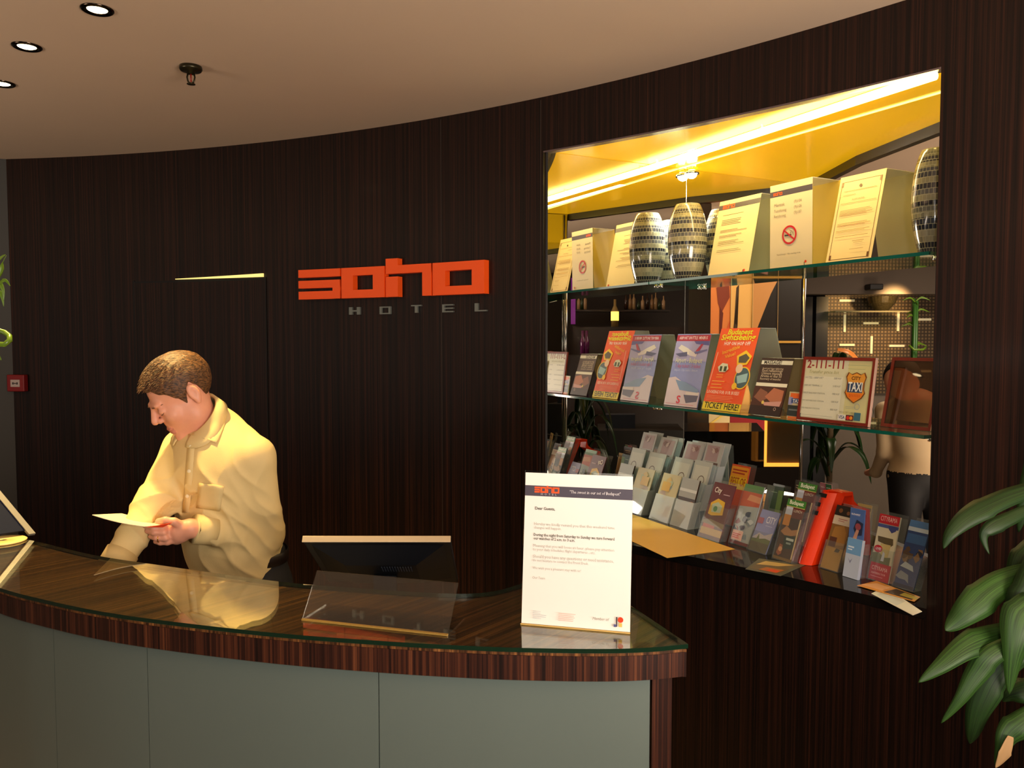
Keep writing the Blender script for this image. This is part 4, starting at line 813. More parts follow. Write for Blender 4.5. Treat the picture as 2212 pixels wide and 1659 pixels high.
holder('clear holder with the straw coloured leaflet, behind the blue swimmer one', (1836, 1176), 1878, (1850, 1088), [('straw coloured leaflet behind the blue swimmer leaflet', 'c8b070', YLW)], pocket=.4)
GRY = [('r', 0, 0, 1, 1, '8a9088'), ('r', .2, .5, .8, .85, '606a64'), ('r', .2, .1, .8, .3, '5a5c50')]
holder('clear holder with the grey leaflet, behind the two step racks', (1545, 1094), 1580, (1540, 962), [('grey leaflet standing behind the second rack', '8a9088', GRY)], pocket=.3)
# flat papers on the counter
def flat(name, label, cat, quad_px, ops, paper, dz=.0006, th=.0008):
    P = [atz(x, y, ZB) for x, y in quad_px]; o_ = P[0]; mb = MB(); mats = [ink(paper)]
    mb.add([q+V(0, 0, dz) for q in P]+[q+V(0, 0, dz+th) for q in P], [(3, 2, 1, 0), (4, 5, 6, 7), (0, 1, 5, 4), (1, 2, 6, 5), (2, 3, 7, 6), (3, 0, 4, 7)])
    for k, (pts, c) in enumerate(ops):
        mats.append(ink(c)); mb.add([(P[0]*(1-x)+P[1]*x)*(1-y)+(P[3]*(1-x)+P[2]*x)*y+V(0, 0, dz+th+.0002*(k+1)) for x, y in pts], [tuple(range(len(pts)))], k+1)
    return tag(mb.build(name, mats), label, cat)
flat('envelope', 'large yellowish paper lying flat on the stone counter before the racks', 'paper', [(1357, 1166), (1441, 1206), (1588, 1187), (1368, 1112)], [], 'dcae52')
flat('postcard', 'picture postcard lying flat in front of the green headed leaflets', 'postcard', [(1610, 1230), (1686, 1245), (1740, 1221), (1640, 1207)], [([(.05, .1), (.9, .1), (.9, .9), (.1, .9)], '6a5c44'), ([(.1, .5), (.6, .6), (.85, .85), (.2, .85)], 'c8a868'), ([(.3, .15), (.8, .1), (.85, .4), (.4, .4)], 'b06a2c'), ([(.5, .15), (.8, .15), (.8, .3), (.55, .3)], 'd84a18')], '5c5c50')
flat('brochure', 'white brochure lying flat at the right end of the counter', 'brochure', [(1882, 1283), (1972, 1330), (1992, 1322), (1912, 1268)], [([(.1, .1), (.6, .1), (.6, .9), (.1, .9)], 'c8c8c0')], 'e0dac8', .0006)
flat('brochure', 'orange brochure lying on top of the white one at the right end', 'brochure', [(1851, 1267), (1975, 1302), (1988, 1292), (1893, 1257)], [([(.0, .2), (.4, .2), (.4, .8), (.1, .8)], 'e8b080'), ([(.45, .1), (.95, .1), (.9, .9), (.5, .9)], '4a3424'), ([(.7, .3), (1, .3), (1, .8), (.7, .8)], 'b8a040')], 'd8903c', .0026)
# ================================================================ the receptionist
def surfnet(f, lo, hi, h, B=16):
    """closed surface f=0 as a quad mesh (naive surface nets), evaluated in blocks near the surface only"""
    lo = np.array(lo, float); n = np.ceil((np.array(hi)-lo)/h/B).astype(int)*B
    val = np.full(tuple(n+1), 1.0, np.float32); cs = B*h*.87
    ax = [lo[i]+h*(np.arange(n[i]//B)*B+B/2) for i in range(3)]
    G = np.stack(np.meshgrid(*ax, indexing='ij'), -1).reshape(-1, 3); c = f(G).reshape(n[0]//B, n[1]//B, n[2]//B)
    for (i, j, k), d in np.ndenumerate(c):
        s = (slice(i*B, i*B+B+1), slice(j*B, j*B+B+1), slice(k*B, k*B+B+1))
        if abs(d) > cs*1.5+.03: val[s] = d; continue
    for (i, j, k), d in np.ndenumerate(c):
        if abs(d) > cs*1.5+.03: continue
        s = (slice(i*B, i*B+B+1), slice(j*B, j*B+B+1), slice(k*B, k*B+B+1))
        a = [lo[q]+h*np.arange(w*B, w*B+B+1) for q, w in enumerate((i, j, k))]
        P = np.stack(np.meshgrid(*a, indexing='ij'), -1).reshape(-1, 3); val[s] = f(P).reshape(B+1, B+1, B+1)
    ins = val < 0; m = n; corners = [(a, b, c_) for a in (0, 1) for b in (0, 1) for c_ in (0, 1)]
    cnt = sum(ins[a:m[0]+a, b:m[1]+b, c_:m[2]+c_].astype(np.int8) for a, b, c_ in corners)
    act = (cnt > 0) & (cnt < 8); idx = np.argwhere(act); ID = np.full(act.shape, -1, int); ID[act] = np.arange(len(idx))
    acc_ = np.zeros((len(idx), 3)); w_ = np.zeros(len(idx))
    for ci, a in enumerate(corners):
        for b in corners[ci+1:]:
            if sum(abs(a[q]-b[q]) for q in range(3)) != 1: continue
            va = val[idx[:, 0]+a[0], idx[:, 1]+a[1], idx[:, 2]+a[2]]; vb = val[idx[:, 0]+b[0], idx[:, 1]+b[1], idx[:, 2]+b[2]]
            x = (va < 0) != (vb < 0); t = np.where(x, va/np.where(x, va-vb, 1), 0)[:, None]
            acc_ += np.where(x[:, None], np.array(a)+(np.array(b)-np.array(a))*t, 0); w_ += x
    V_ = lo+h*(idx+acc_/w_[:, None]); F = []
    for ax_ in range(3):
        u, v = [(1, 2), (2, 0), (0, 1)][ax_]
        d = [0, 0, 0]; d[ax_] = 1
        A = ins[:m[0]+1-d[0], :m[1]+1-d[1], :m[2]+1-d[2]]; Bb = ins[d[0]:, d[1]:, d[2]:]
        E_ = np.argwhere(A != Bb); E_ = E_[(E_[:, u] > 0) & (E_[:, v] > 0) & (E_[:, u] < m[u]) & (E_[:, v] < m[v])]
        def at(du, dv):
            q = E_.copy(); q[:, u] -= du; q[:, v] -= dv; return ID[q[:, 0], q[:, 1], q[:, 2]]
        q = np.stack([at(1, 1), at(0, 1), at(0, 0), at(1, 0)], 1); fl = A[E_[:, 0], E_[:, 1], E_[:, 2]]
        q[~fl] = q[~fl][:, ::-1]; F.append(q)
    F = np.concatenate(F); F = F[(F >= 0).all(1)]
    return V_, F
def npmesh(name, V_, F, mats, parent=None, mi=None, shade=True):
    me = bpy.data.meshes.new(name); me.from_pydata(V_.tolist(), [], F.tolist())
    for q in (mats if isinstance(mats, (list, tuple)) else [mats]): me.materials.append(q)
    if mi is not None: me.polygons.foreach_set('material_index', mi.astype(int).tolist())
    me.polygons.foreach_set('use_smooth', [shade]*len(me.polygons)); me.update()
    o = bpy.data.objects.new(name, me); COL.objects.link(o); o.parent = parent
    return o
A_ = lambda *a: np.array(a, float)
def nrm_(v): v = np.array(v, float); return v/np.linalg.norm(v)
def ell(P, c, r, R=None):
    q = P-c
    if R is not None: q = q@R
    r = np.array(r); k0 = np.linalg.norm(q/r, axis=1); k1 = np.linalg.norm(q/(r*r), axis=1)+1e-9; return k0*(k0-1)/k1
def cone(P, a, b, ra, rb):
    a = np.array(a); b = np.array(b); d = b-a; t = np.clip(((P-a)@d)/(d@d), 0, 1); return np.linalg.norm(P-a-t[:, None]*d, axis=1)-(ra+(rb-ra)*t)
def smin(a, b, k): h = np.clip(.5+.5*(b-a)/k, 0, 1); return b*(1-h)+a*h-k*h*(1-h)
def smax(a, b, k): return -smin(-a, -b, k)
# ---- joints (metres, room coordinates)
HD = A_(-.962, 2.325, 1.472)                     # head centre, between the ears
hf = nrm_([-.66, -.47, -.585]); hs_ = nrm_(np.cross([0, 0, 1], hf)); ht = nrm_(np.cross(hf, hs_))
# small roll so that the crown tips towards the picture left
HR = np.stack([hf, hs_, ht], 1)                  # columns: forward, left side, top
SHL, ELL, WRL = A_(-.750, 2.30, 1.285), A_(-.748, 2.375, 1.045), A_(-.905, 2.215, 1.098)
SHR, ELR, WRR = A_(-1.02, 2.46, 1.29), A_(-1.025, 2.265, 1.160), A_(-1.085, 2.125, 1.005)
tf = nrm_([-.6, -.8, 0]); tl = nrm_([.8, -.6, 0]); TZ = A_(0, 0, 1.)
TR = np.stack([tl, tf, TZ], 1)
CH = [(A_(-.845, 2.46, .90), (.158, .115, .10)), (A_(-.865, 2.415, 1.02), (.158, .118, .13)), (A_(-.880, 2.39, 1.15), (.170, .120, .13)), (A_(-.888, 2.375, 1.245), (.182, .122, .11)), (A_(-.892, 2.375, 1.315), (.135, .085, .06))]
NKC = A_(-.922, 2.345, 1.405); NKN = nrm_([-.46, -.61, .64])
NK0, NK1 = NKC-NKN*.05, NKC+NKN*.03
TRP = A_(-.880, 2.41, 1.345)
def head_sdf(P):
    q = (P-HD)@HR
    d = ell(q, A_(-.008, 0, .034), (.091, .074, .081)); d = smin(d, ell(q, A_(.032, 0, -.042), (.062, .056, .074)), .03)
    d = smin(d, np.linalg.norm(q-A_(.071, 0, -.101), axis=1)-.024, .024)
    qq = q.copy(); qq[:, 1] = np.abs(qq[:, 1])
    d = smin(d, np.linalg.norm(qq-A_(.012, .046, -.066), axis=1)-.022, .03)
    d = smin(d, np.linalg.norm(qq-A_(.064, .040, -.026), axis=1)-.020, .022)
    d = smin(d, ell(qq, A_(.083, .022, .022), (.012, .026, .009)), .014)
    d = smax(d, -(np.linalg.norm(qq-A_(.103, .033, .001), axis=1)-.016), .012)
    d = smin(d, ell(qq, A_(.079, .033, .000), (.0125, .0145, .0115)), .004)
    d = smax(d, -cone(q, (.0925, .024, -.006), (.0895, .044, -.006), .0016, .0012)*1, .002)
    d = smax(d, -cone(q, (.0925, -.024, -.006), (.0895, -.044, -.006), .0016, .0012)*1, .002)
    d = smin(d, cone(q, (.090, 0, .014), (.110, 0, -.019), .0078, .0102), .010)
    d = smin(d, np.linalg.norm(qq-A_(.099, .011, -.025), axis=1)-.0075, .006)
    d = smax(d, -(np.linalg.norm(qq-A_(.101, .0075, -.034), axis=1)-.0035), .003)
    d = smin(d, ell(q, A_(.091, 0, -.060), (.008, .024, .0058)), .006); d = smin(d, ell(q, A_(.089, 0, -.0715), (.008, .020, .0060)), .006)
    w = cone(q, (.103, 0, -.0655), (.086, .028, -.062), .0014, .0010); w = np.minimum(w, cone(q, (.103, 0, -.0655), (.086, -.028, -.062), .0014, .001)); d = smax(d, -w, .003)
    e = ell(qq, A_(-.012, .0785, -.002), (.016, .0085, .028)); e = smax(e, -ell(qq, A_(-.009, .088, .001), (.009, .006, .018)), .004)
    e = smin(e, ell(qq, A_(-.008, .079, -.028), (.008, .006, .009)), .006)
    return smin(d, e, .006)
# hand that holds the booklet: fingers stacked below the sheet, thumb on top
def px(x, y, Y): return np.array(aty(x, y, Y))
HL_ = [[px(372, 1135, 2.215), px(350, 1139, 2.185), px(330, 1138, 2.175), px(314, 1135, 2.18)],
       [px(375, 1146, 2.21), px(353, 1150, 2.180), px(333, 1150, 2.172), px(319, 1147, 2.18)],
       [px(378, 1157, 2.21), px(357, 1162, 2.182), px(338, 1162, 2.176), px(326, 1159, 2.185)],
       [px(382, 1166, 2.215), px(362, 1171, 2.19), px(346, 1172, 2.186), px(336, 1170, 2.195)]]
FR_ = [.0098, .0098, .0094, .0084]
TH_ = [px(394, 1138, 2.205), px(376, 1127, 2.185), px(357, 1124, 2.18), px(342, 1126, 2.185)]
def hand_l(P):
    d = cone(P, WRL, px(385, 1148, 2.213), .027, .030)
    for k, c in enumerate(HL_): d = smin(d, cone(P, px(392, 1146+k*4, 2.215), c[0], .016, .0135), .012)
    for k, c in enumerate(HL_):
        g = cone(P, c[0], c[1], FR_[k]*1.12, FR_[k]); g = smin(g, cone(P, c[1], c[2], FR_[k], FR_[k]*.93), .003); g = smin(g, cone(P, c[2], c[3], FR_[k]*.93, FR_[k]*.8), .003)
        g = smin(g, np.linalg.norm(P-c[1], axis=1)-FR_[k]*1.1, .003)
        d = smin(d, g, .0035)
    g = cone(P, TH_[0], TH_[1], .0150, .0118); g = smin(g, cone(P, TH_[1], TH_[2], .0112, .0104), .003); g = smin(g, cone(P, TH_[2], TH_[3], .0104, .0085), .003)
    return smin(d, g, .005)
hd_ = nrm_(WRR-ELR)
def hand_r(P):
    d = cone(P, WRR, WRR+hd_*.085, .027, .034); s_ = nrm_(np.cross(hd_, [0, 1., 0])); up_ = nrm_(np.cross(hd_, s_))
    for k in range(4):
        a = WRR+hd_*.085+s_*(-.030+.020*k); b = a+hd_*(.036, .042, .038, .028)[k]-up_*.004; c = b+nrm_(hd_-.5*up_)*(.03, .036, .033, .024)[k]
        d = smin(d, smin(cone(P, a, b, .0095, .0088), cone(P, b, c, .0088, .0072), .003), .004)
    a = WRR+hd_*.02+s_*(-.030); b = a+nrm_(hd_*.8-s_*.6)*.045; c = b+nrm_(hd_-.1*s_)*.03
    return smin(d, smin(cone(P, a, b, .014, .011), cone(P, b, c, .0105, .008), .003), .008)
def body_sdf(P):
    d = np.full(len(P), 1.)
    for c, r in CH: d = smin(d, ell(P, c, (r[0]-.022, r[1]-.022, r[2]), TR), .05)
    d = smin(d, cone(P, SHL, ELL, .046, .036), .03); d = smin(d, cone(P, ELL, WRL, .036, .025), .02)
    d = smin(d, cone(P, SHR, ELR, .046, .036), .03); d = smin(d, cone(P, ELR, WRR, .036, .025), .02)
    for s_ in (-1, 1):
        h0 = A_(-.845, 2.46, .86)+tl*.085*s_; k0 = A_(-.85, 2.45, .48)+tl*.10*s_; a0 = A_(-.84, 2.50, .09)+tl*.11*s_
        d = smin(d, cone(P, h0, k0, .085, .052), .04); d = smin(d, cone(P, k0, a0, .052, .036), .02); d = smin(d, cone(P, a0-TZ*.03, a0-TZ*.045+tf*.14, .036, .028), .02)
    neck = cone(P, NK0-A_(0, -.01, .06), NK1, .062, .050); neck = smin(neck, cone(P, NK1, HD-ht*.03-hf*.012, .052, .047), .02)
    d = smin(d, neck, .03); d = smin(d, head_sdf(P), .012)
    d = smin(d, hand_l(P), .008); d = smin(d, hand_r(P), .008)
    return d
skin = M('skin', 'e3a184', .48, sss=.12, noise=.05, nscale=60); lip = M('lip_skin', 'cf8370', .45)
PERS = thing('person', 'receptionist in a pale yellow shirt reading a booklet behind the desk', 'person', (0, 0, 0))
V_, F = surfnet(body_sdf, (-1.30, 1.98, 0.0), (-.60, 2.66, 1.64), .0034)
fc = V_[F].mean(1); q = (fc-HD)@HR
isl = (q[:, 0] > .086) & (np.abs(q[:, 1]) < .025) & (q[:, 2] < -.0545) & (q[:, 2] > -.0785)
npmesh('body', V_, F, [skin, lip], PERS, isl)
# hair
def hair_sdf(P):
    q = (P-HD)@HR; d = head_sdf_plain(q)-.0045
    n = .0010*np.sin(q[:, 0]*70+3*np.sin(q[:, 1]*60))*np.sin(q[:, 1]*230+2*np.sin(q[:, 0]*50))+.0007*np.sin(q[:, 0]*130+q[:, 2]*110)*np.sin(q[:, 1]*390)
    d = d+n-.004*np.clip(q[:, 2]*14, 0, 1.2)
    f_ = q[:, 0]; line = np.interp(f_, [-.12, -.075, -.045, -.032, -.02, 0.0, .018, .030, .045, .062, .075, .10], [-.088, -.086, -.050, .012, .030, .012, -.018, .010, .030, .046, .066, .070])
    line = line+.0025*np.sin(q[:, 1]*260)+.002*np.sin(q[:, 0]*300)
    return smax(d, line-q[:, 2], .006)
def head_sdf_plain(q):
    d = ell(q, A_(-.008, 0, .034), (.091, .074, .081)); return smin(d, ell(q, A_(.032, 0, -.042), (.062, .056, .074)), .03)
hm = bpy.data.materials.new('hair_brown'); hm.use_nodes = True; nt = hm.node_tree; b = nt.nodes['Principled BSDF']; b.inputs['Roughness'].default_value = .55
tc = nt.nodes.new('ShaderNodeTexCoord'); nz = nt.nodes.new('ShaderNodeTexNoise'); nz.inputs['Scale'].default_value = 120; nz.inputs['Detail'].default_value = 4
cr = nt.nodes.new('ShaderNodeValToRGB'); cr.color_ramp.elements[0].position = .35; cr.color_ramp.elements[0].color = lin('2c1a0f'); cr.color_ramp.elements[1].position = .68; cr.color_ramp.elements[1].color = lin('7a5230')
mp = nt.nodes.new('ShaderNodeMapping'); mp.inputs['Scale'].default_value = (1, 1, 2.2); nt.links.new(tc.outputs['Object'], mp.inputs[0]); nt.links.new(mp.outputs[0], nz.inputs['Vector'])
nt.links.new(nz.outputs['Fac'], cr.inputs[0]); nt.links.new(cr.outputs[0], b.inputs['Base Color'])
bp = nt.nodes.new('ShaderNodeBump'); bp.inputs['Distance'].default_value = .003; bp.inputs['Strength'].default_value = .8; nt.links.new(nz.outputs['Fac'], bp.inputs['Height']); nt.links.new(bp.outputs[0], b.inputs['Normal'])
V_, F = surfnet(hair_sdf, HD-.15, HD+.17, .0028); npmesh('hair', V_, F, hm, PERS)
# short strands over the crown and fringe
R = random.Random(4); mb = MB()
for i in range(1500):
    th = R.uniform(-math.pi, math.pi); ph = R.uniform(0, 1.25)
    n_ = A_(math.sin(ph)*math.cos(th), math.sin(ph)*math.sin(th), math.cos(ph)); base = A_(-.008, 0, .034)+n_*A_(.096, .079, .087)
    if base[0] > .055 and base[2] < .072: continue
    if base[2] < .03: continue
    d1 = nrm_(n_*.30+A_(.9, R.uniform(-.22, .22), -.10)); L_ = R.uniform(.012, .022)
    a = HD+HR@base; c = HD+HR@(base+d1*L_*.5+n_*.002); e = HD+HR@(base+d1*L_+A_(.002, 0, -.003))
    mb.tube([a, c, e], [.0009, .0008, .0002], 4, cap=False)
tag(mb.build('hair_strands', hm, PERS), kind='stuff')
def march(P0, d, f, off):
    d = nrm_(d); t = 0.; P0 = np.array(P0, float)
    for _ in range(80):
        v = float(f((P0+d*t)[None])[0]); t += v*.7
        if abs(v) < .0002: break
    return P0+d*(t-off)
def face_tube(name, pts, r, mat_, flat=None):
    mb = MB(); mb.tube([march(HD+HR@A_(.14, y, z), -hf, head_sdf, .0014) for y, z in pts], r, 8, flat=flat); return mb.build(name, mat_, PERS, True)
brow = M('brow_hair', '6a4528', .7)
for s_ in (1, -1):
    face_tube('eyebrow', [(.019*s_, .0190), (.027*s_, .0215), (.036*s_, .0210), (.044*s_, .0165)], [.0007, .0016, .0017, .0007], brow)
    face_tube('eyelashes', [(.0205*s_, -.0055), (.027*s_, -.0082), (.034*s_, -.0090), (.041*s_, -.0078), (.0465*s_, -.0045)], [.0005, .0009, .0010, .0009, .0005], M('lash', '2c1a12', .7))
# ---- shirt
def fold(P, c, dr, amp, fr, R_, w=(0, 0, 1), warp=1.5, ph=0.):
    """thin raised creases running across direction dr"""
    q = P-c; r2 = (q**2).sum(1)/(R_*R_); a = (q@nrm_(dr))*fr+warp*np.sin(q@nrm_(w)*26+ph)+ph
    return -amp*np.exp(-r2)*((1-np.abs(np.sin(a)))**1.8-.18)
def shirt_sdf(P):
    d = np.full(len(P), 1.)
    for c, r in CH: d = smin(d, ell(P, c, (r[0]+.004, r[1]+.004, r[2]+.01), TR), .05)
    d = smin(d, cone(P, A_(-.875, 2.42, 1.08), A_(-.85, 2.44, .955), .118, .126), .05)
    d = smin(d, cone(P, TRP, SHL+A_(0, 0, .006), .062, .056), .03); d = smin(d, cone(P, TRP, SHR+A_(0, 0, .0), .062, .054), .03)
    sl = cone(P, SHL, ELL, .060, .057); sl = smin(sl, cone(P, ELL, WRL+(ELL-WRL)*.12, .054, .040), .03)
    sr = cone(P, SHR, ELR, .060, .050); sr = smin(sr, cone(P, ELR, WRR+(ELR-WRR)*.05, .049, .039), .03)
    d = smin(d, sl, .020); d = smin(d, sr, .028)
    d = smin(d, cone(P, NK0-A_(0, 0, .04), NKC-NKN*.045, .085, .064), .03)
    up_ = ELL-SHL; fo = WRL-ELL
    d = d+fold(P, ELL+A_(-.03, -.03, .02), up_+fo*.6, .011, 52, .075, fo)+fold(P, (ELL*.45+WRL*.55), fo+up_*.5, .007, 46, .07, (0, 0, 1), 1.2, 1)
    d = d+fold(P, ELR+A_(.02, -.02, .0), (ELR-SHR)+(WRR-ELR)*.6, .010, 50, .075, (1, 0, 0), 1.2)+fold(P, (ELR+WRR)/2, (WRR-ELR)+A_(.05, 0, 0), .007, 44, .08, (1, 0, 0), 1.4, 2)
    d = d+fold(P, SHL+A_(-.075, -.05, -.05), (1, .2, .45), .010, 34, .10, (0, 0, 1), .8, .6)+fold(P, (SHL+ELL)/2+A_(-.03, -.04, 0), (.9, .3, .30), .008, 30, .12, (0, 0, 1), 1.0, 1.2)
    d = d+fold(P, A_(-.80, 2.32, 1.10), (.8, 0, .75), .009, 30, .12, (1, 0, 0), 1.2)+fold(P, A_(-.84, 2.34, .97), (1, 0, .35), .009, 34, .12, (0, 0, 1), 1.0, 1)+fold(P, A_(-.97, 2.33, 1.17), (.9, 0, -.35), .006, 34, .11, (0, 0, 1), 1.)
    d = smax(d, -(cone(P, NKC-NKN*.034, NKC+NKN*.10, .056, .075)), .004)          # neck hole
    # cuffs end before the hands, hem ends over the belt
    dl_ = nrm_(WRL-ELL); dr_ = nrm_(WRR-ELR)
    near = np.linalg.norm(P-WRL, axis=1) < .10; d = np.where(near, np.maximum(d, (P-(WRL+dl_*(-.012)))@dl_), d)
    near = np.linalg.norm(P-WRR, axis=1) < .10; d = np.where(near, np.maximum(d, (P-(WRR+dr_*.0))@dr_), d)
    return smax(d, .905-P[:, 2], .02)
cloth = M('shirt_cotton', 'e3ca8e', .8, bump=.12, nscale=300, noise=.02)
V_, F = surfnet(shirt_sdf, (-1.25, 2.0, .85), (-.60, 2.66, 1.44), .0036); SH = npmesh('shirt', V_, F, cloth, PERS)
def on_cloth(P0, direction, f=shirt_sdf, off=.002):
    """walk from P0 along direction until the cloth surface"""
    d = nrm_(direction); t = 0.; P0 = np.array(P0, float); best = (9., 0.)
    for _ in range(60):
        s = float(f((P0+d*t)[None])[0]); best = min(best, (abs(s), t)); t += s*.7
        if abs(s) < .0004 or t > .9: break
    return P0+d*(best[1]-off)
VW = nrm_([-.35, 1.0, 0])            # roughly the direction one looks at the chest
def chest(px_, py_, off=.002):
    r = nrm_(ray(px_, py_)); P0 = A_(0, 0, EYE)+r*1.95; return on_cloth(P0, r, off=off)
# placket with buttons
pl_c = [chest(*p) for p in ((415, 938), (413, 960), (410, 1000), (407, 1040), (404, 1080), (401, 1108))]
mb = MB(); prs = []
for p in pl_c: prs.append((p, nrm_(np.cross([0, 0, 1.], -tf))))
wv = nrm_([.8, -.45, 0])
for s_ in (0,):
    a = [tuple(np.array(on_cloth(p-wv*.015-A_(*(nrm_(p-A_(0, 0, EYE))*.03)), nrm_(p-A_(0, 0, EYE)), off=.0022))) for p in pl_c]
    c = [tuple(np.array(on_cloth(p+wv*.015-A_(*(nrm_(p-A_(0, 0, EYE))*.03)), nrm_(p-A_(0, 0, EYE)), off=.0022))) for p in pl_c]
    n = len(a); mb.add(a+c, [(i, i+1, n+i+1, n+i) for i in range(n-1)])
o = mb.build('placket', cloth, SH, True); m_ = o.modifiers.new('s', 'SOLIDIFY'); m_.thickness = .0022; m_.offset = 0
for x, y in ((412, 965), (408, 1018), (404, 1072)):
    p = chest(x, y, .0042); mb = MB(); mb.ball(p, .0055, 8, sc=(1, .45, 1)); mb.build('button', M('button_pearl', 'e8dcb8', .25), SH, True)
# breast pocket
mb = MB(); g = []
for j in range(7):
    for i in range(7):
        g.append(tuple(chest(430+(55-j*.8)*i/6-j*1.0, 1043+j*9+i*1.2, .0030)))
mb.add(g, [(j*7+i, j*7+i+1, j*7+i+8, j*7+i+7) for j in range(6) for i in range(6)])
o = mb.build('pocket', cloth, SH, True); m_ = o.modifiers.new('s', 'SOLIDIFY'); m_.thickness = .0025; m_.offset = 0
# cuffs
for W_, E_, r_, off in ((WRL, ELL, .041, -.012), (WRR, ELR, .041, .0)):
    d = nrm_(W_-E_); a = W_+d*(off+.001); b_ = W_+d*(off-.055); mb = MB()
    mb.tube([a-d*.004, a, a-d*.002, b_, b_+d*.002], [r_-.009, r_-.001, r_+.0010, r_+.0035, r_-.006], 28, cap=False); o = mb.build('cuff', cloth, SH, True)
# collar: a band round the neck that folds over into two points
cc = NKC-NKN*.012; ca_ = NKN
cx_ = nrm_(tf-ca_*(tf@ca_)); cy_ = np.cross(ca_, cx_)
mb = MB(); rows = []; n = 64
for i in range(n+1):
    u = i/n; a_ = math.radians(16+(360-32)*u); e = abs(u-.5)*2       # e: 0 at the nape, 1 at the points
    dirv = cx_*math.cos(a_)+cy_*math.sin(a_)
    rise = .014*(1-e)**.8; rr = .0645+.006*e
    top_ = cc+dirv*rr+ca_*(rise+.012); fold_ = cc+dirv*(rr+.005)+ca_*(rise+.013)
    drop = float(np.interp(e, [0, .5, .8, 1], [.036, .040, .036, .016])); out = float(np.interp(e, [0, .5, .76, 1], [.007, .012, .018, .008]))
    low = cc+dirv*(rr+out)+ca_*(rise+.012-drop); inn = cc+dirv*(rr-.002)+ca_*(rise-.032)
    for _ in range(30):
        if float(shirt_sdf(low[None])[0]) > .0035: break
        low = low+nrm_(dirv+tf*.3+A_(0, 0, .25))*.0025
    mid = (fold_+low)/2
    for _ in range(30):
        if float(shirt_sdf(mid[None])[0]) > .003: break
        mid = mid+nrm_(dirv+tf*.3+A_(0, 0, .25))*.0025
    rows.append((inn, top_, fold_, mid, low))
vs = [tuple(p) for r_ in rows for p in r_]; mb.add(vs, [(i*5+k, i*5+k+1, (i+1)*5+k+1, (i+1)*5+k) for i in range(n) for k in range(4)])
o = mb.build('collar', cloth, SH, True); m_ = o.modifiers.new('s', 'SOLIDIFY'); m_.thickness = .0028; m_.offset = 0
for inn_, out_ in (([(449, 893), (440, 909), (427, 925), (413, 939)], [(487, 893), (485, 915), (477, 937), (467, 957)]),):
    I_ = spline([V(x, y, 0) for x, y in inn_], 4); O_ = spline([V(x, y, 0) for x, y in out_], 4); g = []
    for p_, q_ in zip(I_, O_):
        for k in range(7):
            w_ = p_.lerp(q_, k/6); g.append(tuple(chest(w_.x, w_.y, .0055)))
    mb = MB(); mb.add(g, [(j*7+i, j*7+i+1, j*7+i+8, j*7+i+7) for j in range(len(I_)-1) for i in range(6)])
    o = mb.build('collar_point', cloth, SH, True); m_ = o.modifiers.new('s', 'SOLIDIFY'); m_.thickness = .0025; m_.offset = 0
# ---- trousers, belt, shoes
def trouser_sdf(P):
    d = ell(P, A_(-.845, 2.46, .93), (.160, .120, .13), TR)
    for s_ in (-1, 1):
        h0 = A_(-.845, 2.46, .86)+tl*.082*s_; k0 = A_(-.85, 2.45, .48)+tl*.10*s_; a0 = A_(-.84, 2.50, .08)+tl*.11*s_
        d = smin(d, cone(P, h0, k0, .098, .070), .05); d = smin(d, cone(P, k0, a0, .070, .062), .02)
    d = d+.004*np.sin(P[:, 2]*60+4*np.sin(P[:, 0]*20))
    return smax(smax(d, P[:, 2]-1.0, .01), .055-P[:, 2], .005)
V_, F = surfnet(trouser_sdf, (-1.15, 2.15, .02), (-.55, 2.75, 1.04), .008); npmesh('trousers', V_, F, M('trousers_black', '15161a', .7), PERS)
mb = MB(); n = 36; rng = []
for z_, rr in ((.945, 1.0), (.948, 1.03), (.978, 1.03), (.982, 1.0)):
    for j in range(n): a_ = 2*math.pi*j/n; rng.append(tuple(A_(-.845, 2.46, z_)+tl*math.cos(a_)*.162*rr+tf*math.sin(a_)*.122*rr))
mb.add(rng, [(k*n+j, k*n+(j+1) % n, (k+1)*n+(j+1) % n, (k+1)*n+j) for k in range(3) for j in range(n)]); mb.build('belt', M('belt_leather', '1c120c', .4), PERS, True)
for s_ in (-1, 1):
    a0 = A_(-.84, 2.50, .0)+tl*.11*s_
    def sf(P): return np.maximum(smin(ell(P, a0+A_(0, 0, .045), (.047, .06, .05), TR), ell(P, a0+tf*.11+A_(0, 0, .032), (.046, .11, .034), TR), .03), .002-P[:, 2])
    V_, F = surfnet(sf, a0+A_(-.24, -.26, -.02), a0+A_(.16, .16, .12), .006); npmesh('shoe', V_, F, M('shoe_black', '0e0c0b', .25), PERS)
# ring on the holding hand
mb = MB(); c = px(344, 1163, 2.178); mb.tube([c+A_(0, .0105*math.cos(t), .0105*math.sin(t)) for t in np.linspace(0, 2*math.pi, 17)], .0013, 6); mb.build('ring', M('gold', 'e8b850', .2, metal=1), PERS, True)
